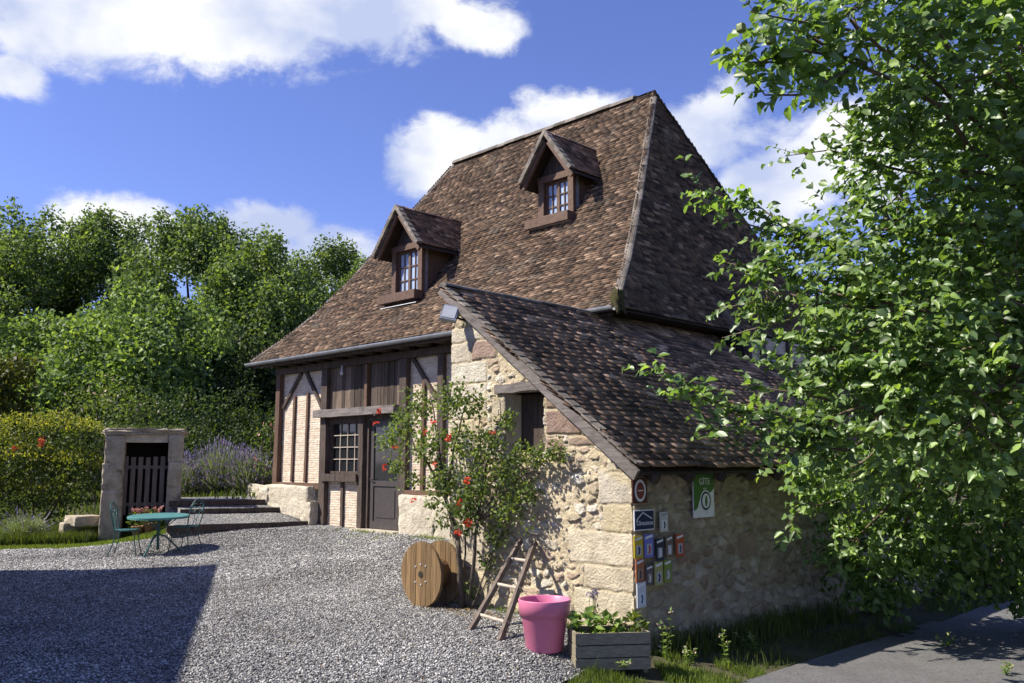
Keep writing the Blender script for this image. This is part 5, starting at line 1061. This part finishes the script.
# ------------------------------------------------------------------ fruit tree overhanging the lane
ft = thing('fruit_tree', W(5.9, 7.8, -.35), 'leafy fruit tree overhanging the lane, its branches reaching across the roof', 'tree'); random.seed(12); frng = np.random.default_rng(12)
FB = [(905, 40, 6.3, 100), (1000, 60, 6.3, 130), (850, 20, 6.1, 62), (800, 30, 5.8, 34), (960, 170, 6.8, 120), (900, 170, 7.2, 64), (880, 230, 7.2, 70), (1010, 300, 6.9, 130), (890, 310, 7.2, 100), (815, 290, 7.5, 56), (785, 248, 7.7, 30), (768, 290, 7.6, 22), (822, 350, 7.4, 34), (875, 410, 7.4, 84), (960, 400, 7.0, 100), (826, 420, 7.2, 38),
      (835, 475, 9.4, 40), (890, 510, 10.2, 62), (975, 500, 10.2, 88), (816, 470, 9.2, 16), (870, 560, 10.6, 40), (885, 590, 10.8, 18), (920, 560, 10.8, 36), (850, 545, 10.4, 26), (1005, 550, 10.6, 46), (985, 580, 10.8, 20), (1100, 150, 6.8, 150), (1110, 300, 7.3, 140), (1130, 470, 10, 120), (1060, 590, 10.6, 40), (960, -80, 6.8, 140), (1100, -40, 6.8, 150), (850, -70, 6.4, 70),
      (960, 350, 8.6, 150), (940, 480, 10.4, 100), (1050, 230, 8.6, 160), (1000, 90, 8.4, 130), (1150, 420, 8.6, 170), (880, 370, 8.2, 80)]
blobs = [(np.array(at(px, py, D)), r * D / 887) for px, py, D, r in FB]
mb = MB(); tb_ = Vector(W(5.9, 7.8, -.35)); fk = Vector(W(5.75, 7.75, 1.5)); limb(mb, tb_, fk, .17, .13, 6, 0, .03, 12)
lm = [fk.lerp(Vector(W(5.2, 7.5, 3.4)), 1.0), Vector(W(5.0, 7.3, 2.2)), Vector(W(5.6, 7.0, 3.0)), Vector(W(5.4, 8.4, 2.6))]
for q in lm: limb(mb, fk, q, .09, .05, 6, .1, .06, 9)
for (c, r) in blobs:
    c = Vector(c); q = min(lm, key=lambda a: (a - c).length); limb(mb, q, c, .03, .012, 8, .12, .07, 6)
    for k in range(5): limb(mb, c + Vector(rdir(1, frng)[0]) * r * .2, c + Vector(rdir(1, frng)[0]) * r * .95, .009, .003, 5, 0, .1, 5)
SPR = [([(860, 60, 6.1), (800, 50, 5.7), (760, 62, 5.5), (736, 40, 5.4)], 1), ([(850, 30, 6.0), (790, 20, 5.6), (752, 12, 5.4)], 1), ([(830, 70, 5.9), (775, 62, 5.6), (742, 62, 5.5)], 1), ([(870, 60, 6), (800, 95, 5.7), (765, 95, 5.6), (748, 72, 5.6)], 1),
       ([(900, 170, 7), (860, 160, 6.9), (830, 150, 6.8), (785, 156, 6.7)], 0), ([(900, 150, 7), (860, 140, 6.9), (833, 118, 6.8)], 0), ([(840, 250, 7.5), (780, 225, 7.8), (740, 205, 7.9), (690, 182, 8.0)], 0), ([(820, 240, 7.5), (770, 215, 7.7), (738, 190, 7.8)], 0), ([(800, 240, 7.7), (750, 225, 7.9), (703, 200, 8.0)], 0),
       ([(800, 270, 7.7), (755, 268, 7.8), (722, 262, 7.9)], 0), ([(800, 300, 7.6), (760, 300, 7.7), (716, 310, 7.8)], 0), ([(790, 320, 7.5), (750, 330, 7.6), (722, 338, 7.7)], 0), ([(850, 430, 7.1), (780, 420, 7.0), (720, 405, 7.0), (670, 378, 7.0), (648, 374, 7.0)], 2), ([(840, 440, 7.1), (770, 435, 6.9), (715, 430, 6.9), (676, 392, 6.9)], 2), ([(850, 450, 7.1), (790, 448, 7.0), (742, 440, 6.9)], 2),
       ([(830, 430, 7.0), (760, 410, 7.0), (705, 395, 7.0), (672, 400, 7.0)], 2), ([(840, 470, 9.2), (785, 470, 9.0), (762, 468, 8.9)], 0), ([(860, 540, 10.2), (835, 560, 10.1), (815, 570, 10)], 0), ([(880, 560, 10.6), (875, 595, 10.6), (884, 612, 10.6)], 0), ([(870, 560, 10.5), (855, 585, 10.5), (852, 605, 10.5)], 0), ([(1000, 560, 10.6), (975, 580, 10.7), (968, 600, 10.7)], 0),
       ([(840, 380, 7.3), (780, 372, 7.3), (750, 350, 7.4)], 0), ([(830, 400, 7.2), (790, 392, 7.2), (745, 385, 7.2)], 0), ([(840, 500, 9.6), (800, 510, 9.4), (783, 530, 9.3)], 0)]
TP, TD = [], []                                                # twig starts and directions
ctr = np.array(W(5.7, 7.8, 2.2))
for (c, r) in blobs:
    n = int(84 * (r / .5) ** 2); d = rdir(n, frng); q = frng.uniform(.25, 1, (n, 1)) ** .4; TP.append(c + d * r * q * .95); TD.append(unit(d * .8 + unit(c - ctr) * .6 + rdir(n, frng) * .6 + np.array([0, 0, -.12])))
for pts, kind in SPR:
    P3 = [Vector(at(*p)) for p in pts]; mb.tube(P3, np.linspace(.012, .003, len(P3)), 5)
    for i in range(len(P3) - 1):
        ln = (P3[i + 1] - P3[i]).length; n = max(2, int(ln / (.055 if kind else .07)))
        for k in range(n): t = (k + .5) / n; q = P3[i].lerp(P3[i + 1], t); TP.append(np.array([q])); TD.append(unit(np.array([(P3[i + 1] - P3[i]).normalized()]) * .7 + rdir(1, frng) * .8))
mb.build('trunk', M['bark_red'], ft, True)
TP, TD = np.concatenate(TP), np.concatenate(TD); n = len(TP); TT = vD(TP[:, 0], TP[:, 1]) < 5.95; tl = frng.uniform(.12, .28, n)
tw = unit(np.cross(TD, rdir(n, frng))) * .0022; Ee = TP + TD * tl[:, None]; V = np.stack([TP - tw, TP + tw, Ee + tw * .4, Ee - tw * .4], 1).reshape(-1, 3); fast('twigs', V, (np.arange(n) * 4)[:, None] + np.array([[0, 1, 2, 3]]), M['bark_red'], ft)
parts = []
for j in range(6):
    f = (j + .6) / 6; P = TP + TD * (tl * f)[:, None]; sd_ = unit(np.cross(TD, np.array([0, 0, 1.0]) + rdir(n, frng) * .35)) * (1 if j % 2 else -1)
    dv = unit(TD * .55 + sd_ * .8 + rdir(n, frng) * .35 + np.array([0, 0, -.25])); nv = unit(np.array([-.45, -.56, .66]) + rdir(n, frng) * .55)
    gs = np.where(TT, 1.2, np.clip(vD(TP[:, 0], TP[:, 1]) / 7.2, 1, 1.15)); k = frng.uniform(0, 1, n) < .92; parts.append(leaf_round(P[k], dv[k], nv[k], (.086 * gs * frng.uniform(.45, 1.3, n))[k], (.058 * gs * frng.uniform(.65, 1.2, n))[k], frng))
V, F = join(parts); fast('crown', V, F, M['leaf'], ft)
for (px, py, D) in ((770, 40, 5.4), (741, 28, 5.35)): mb = MB(); mb.rock(at(px, py, D), (.045, .045, .05), 3, 6, .03); mb.build('fruit', M['fruit'], ft, True)
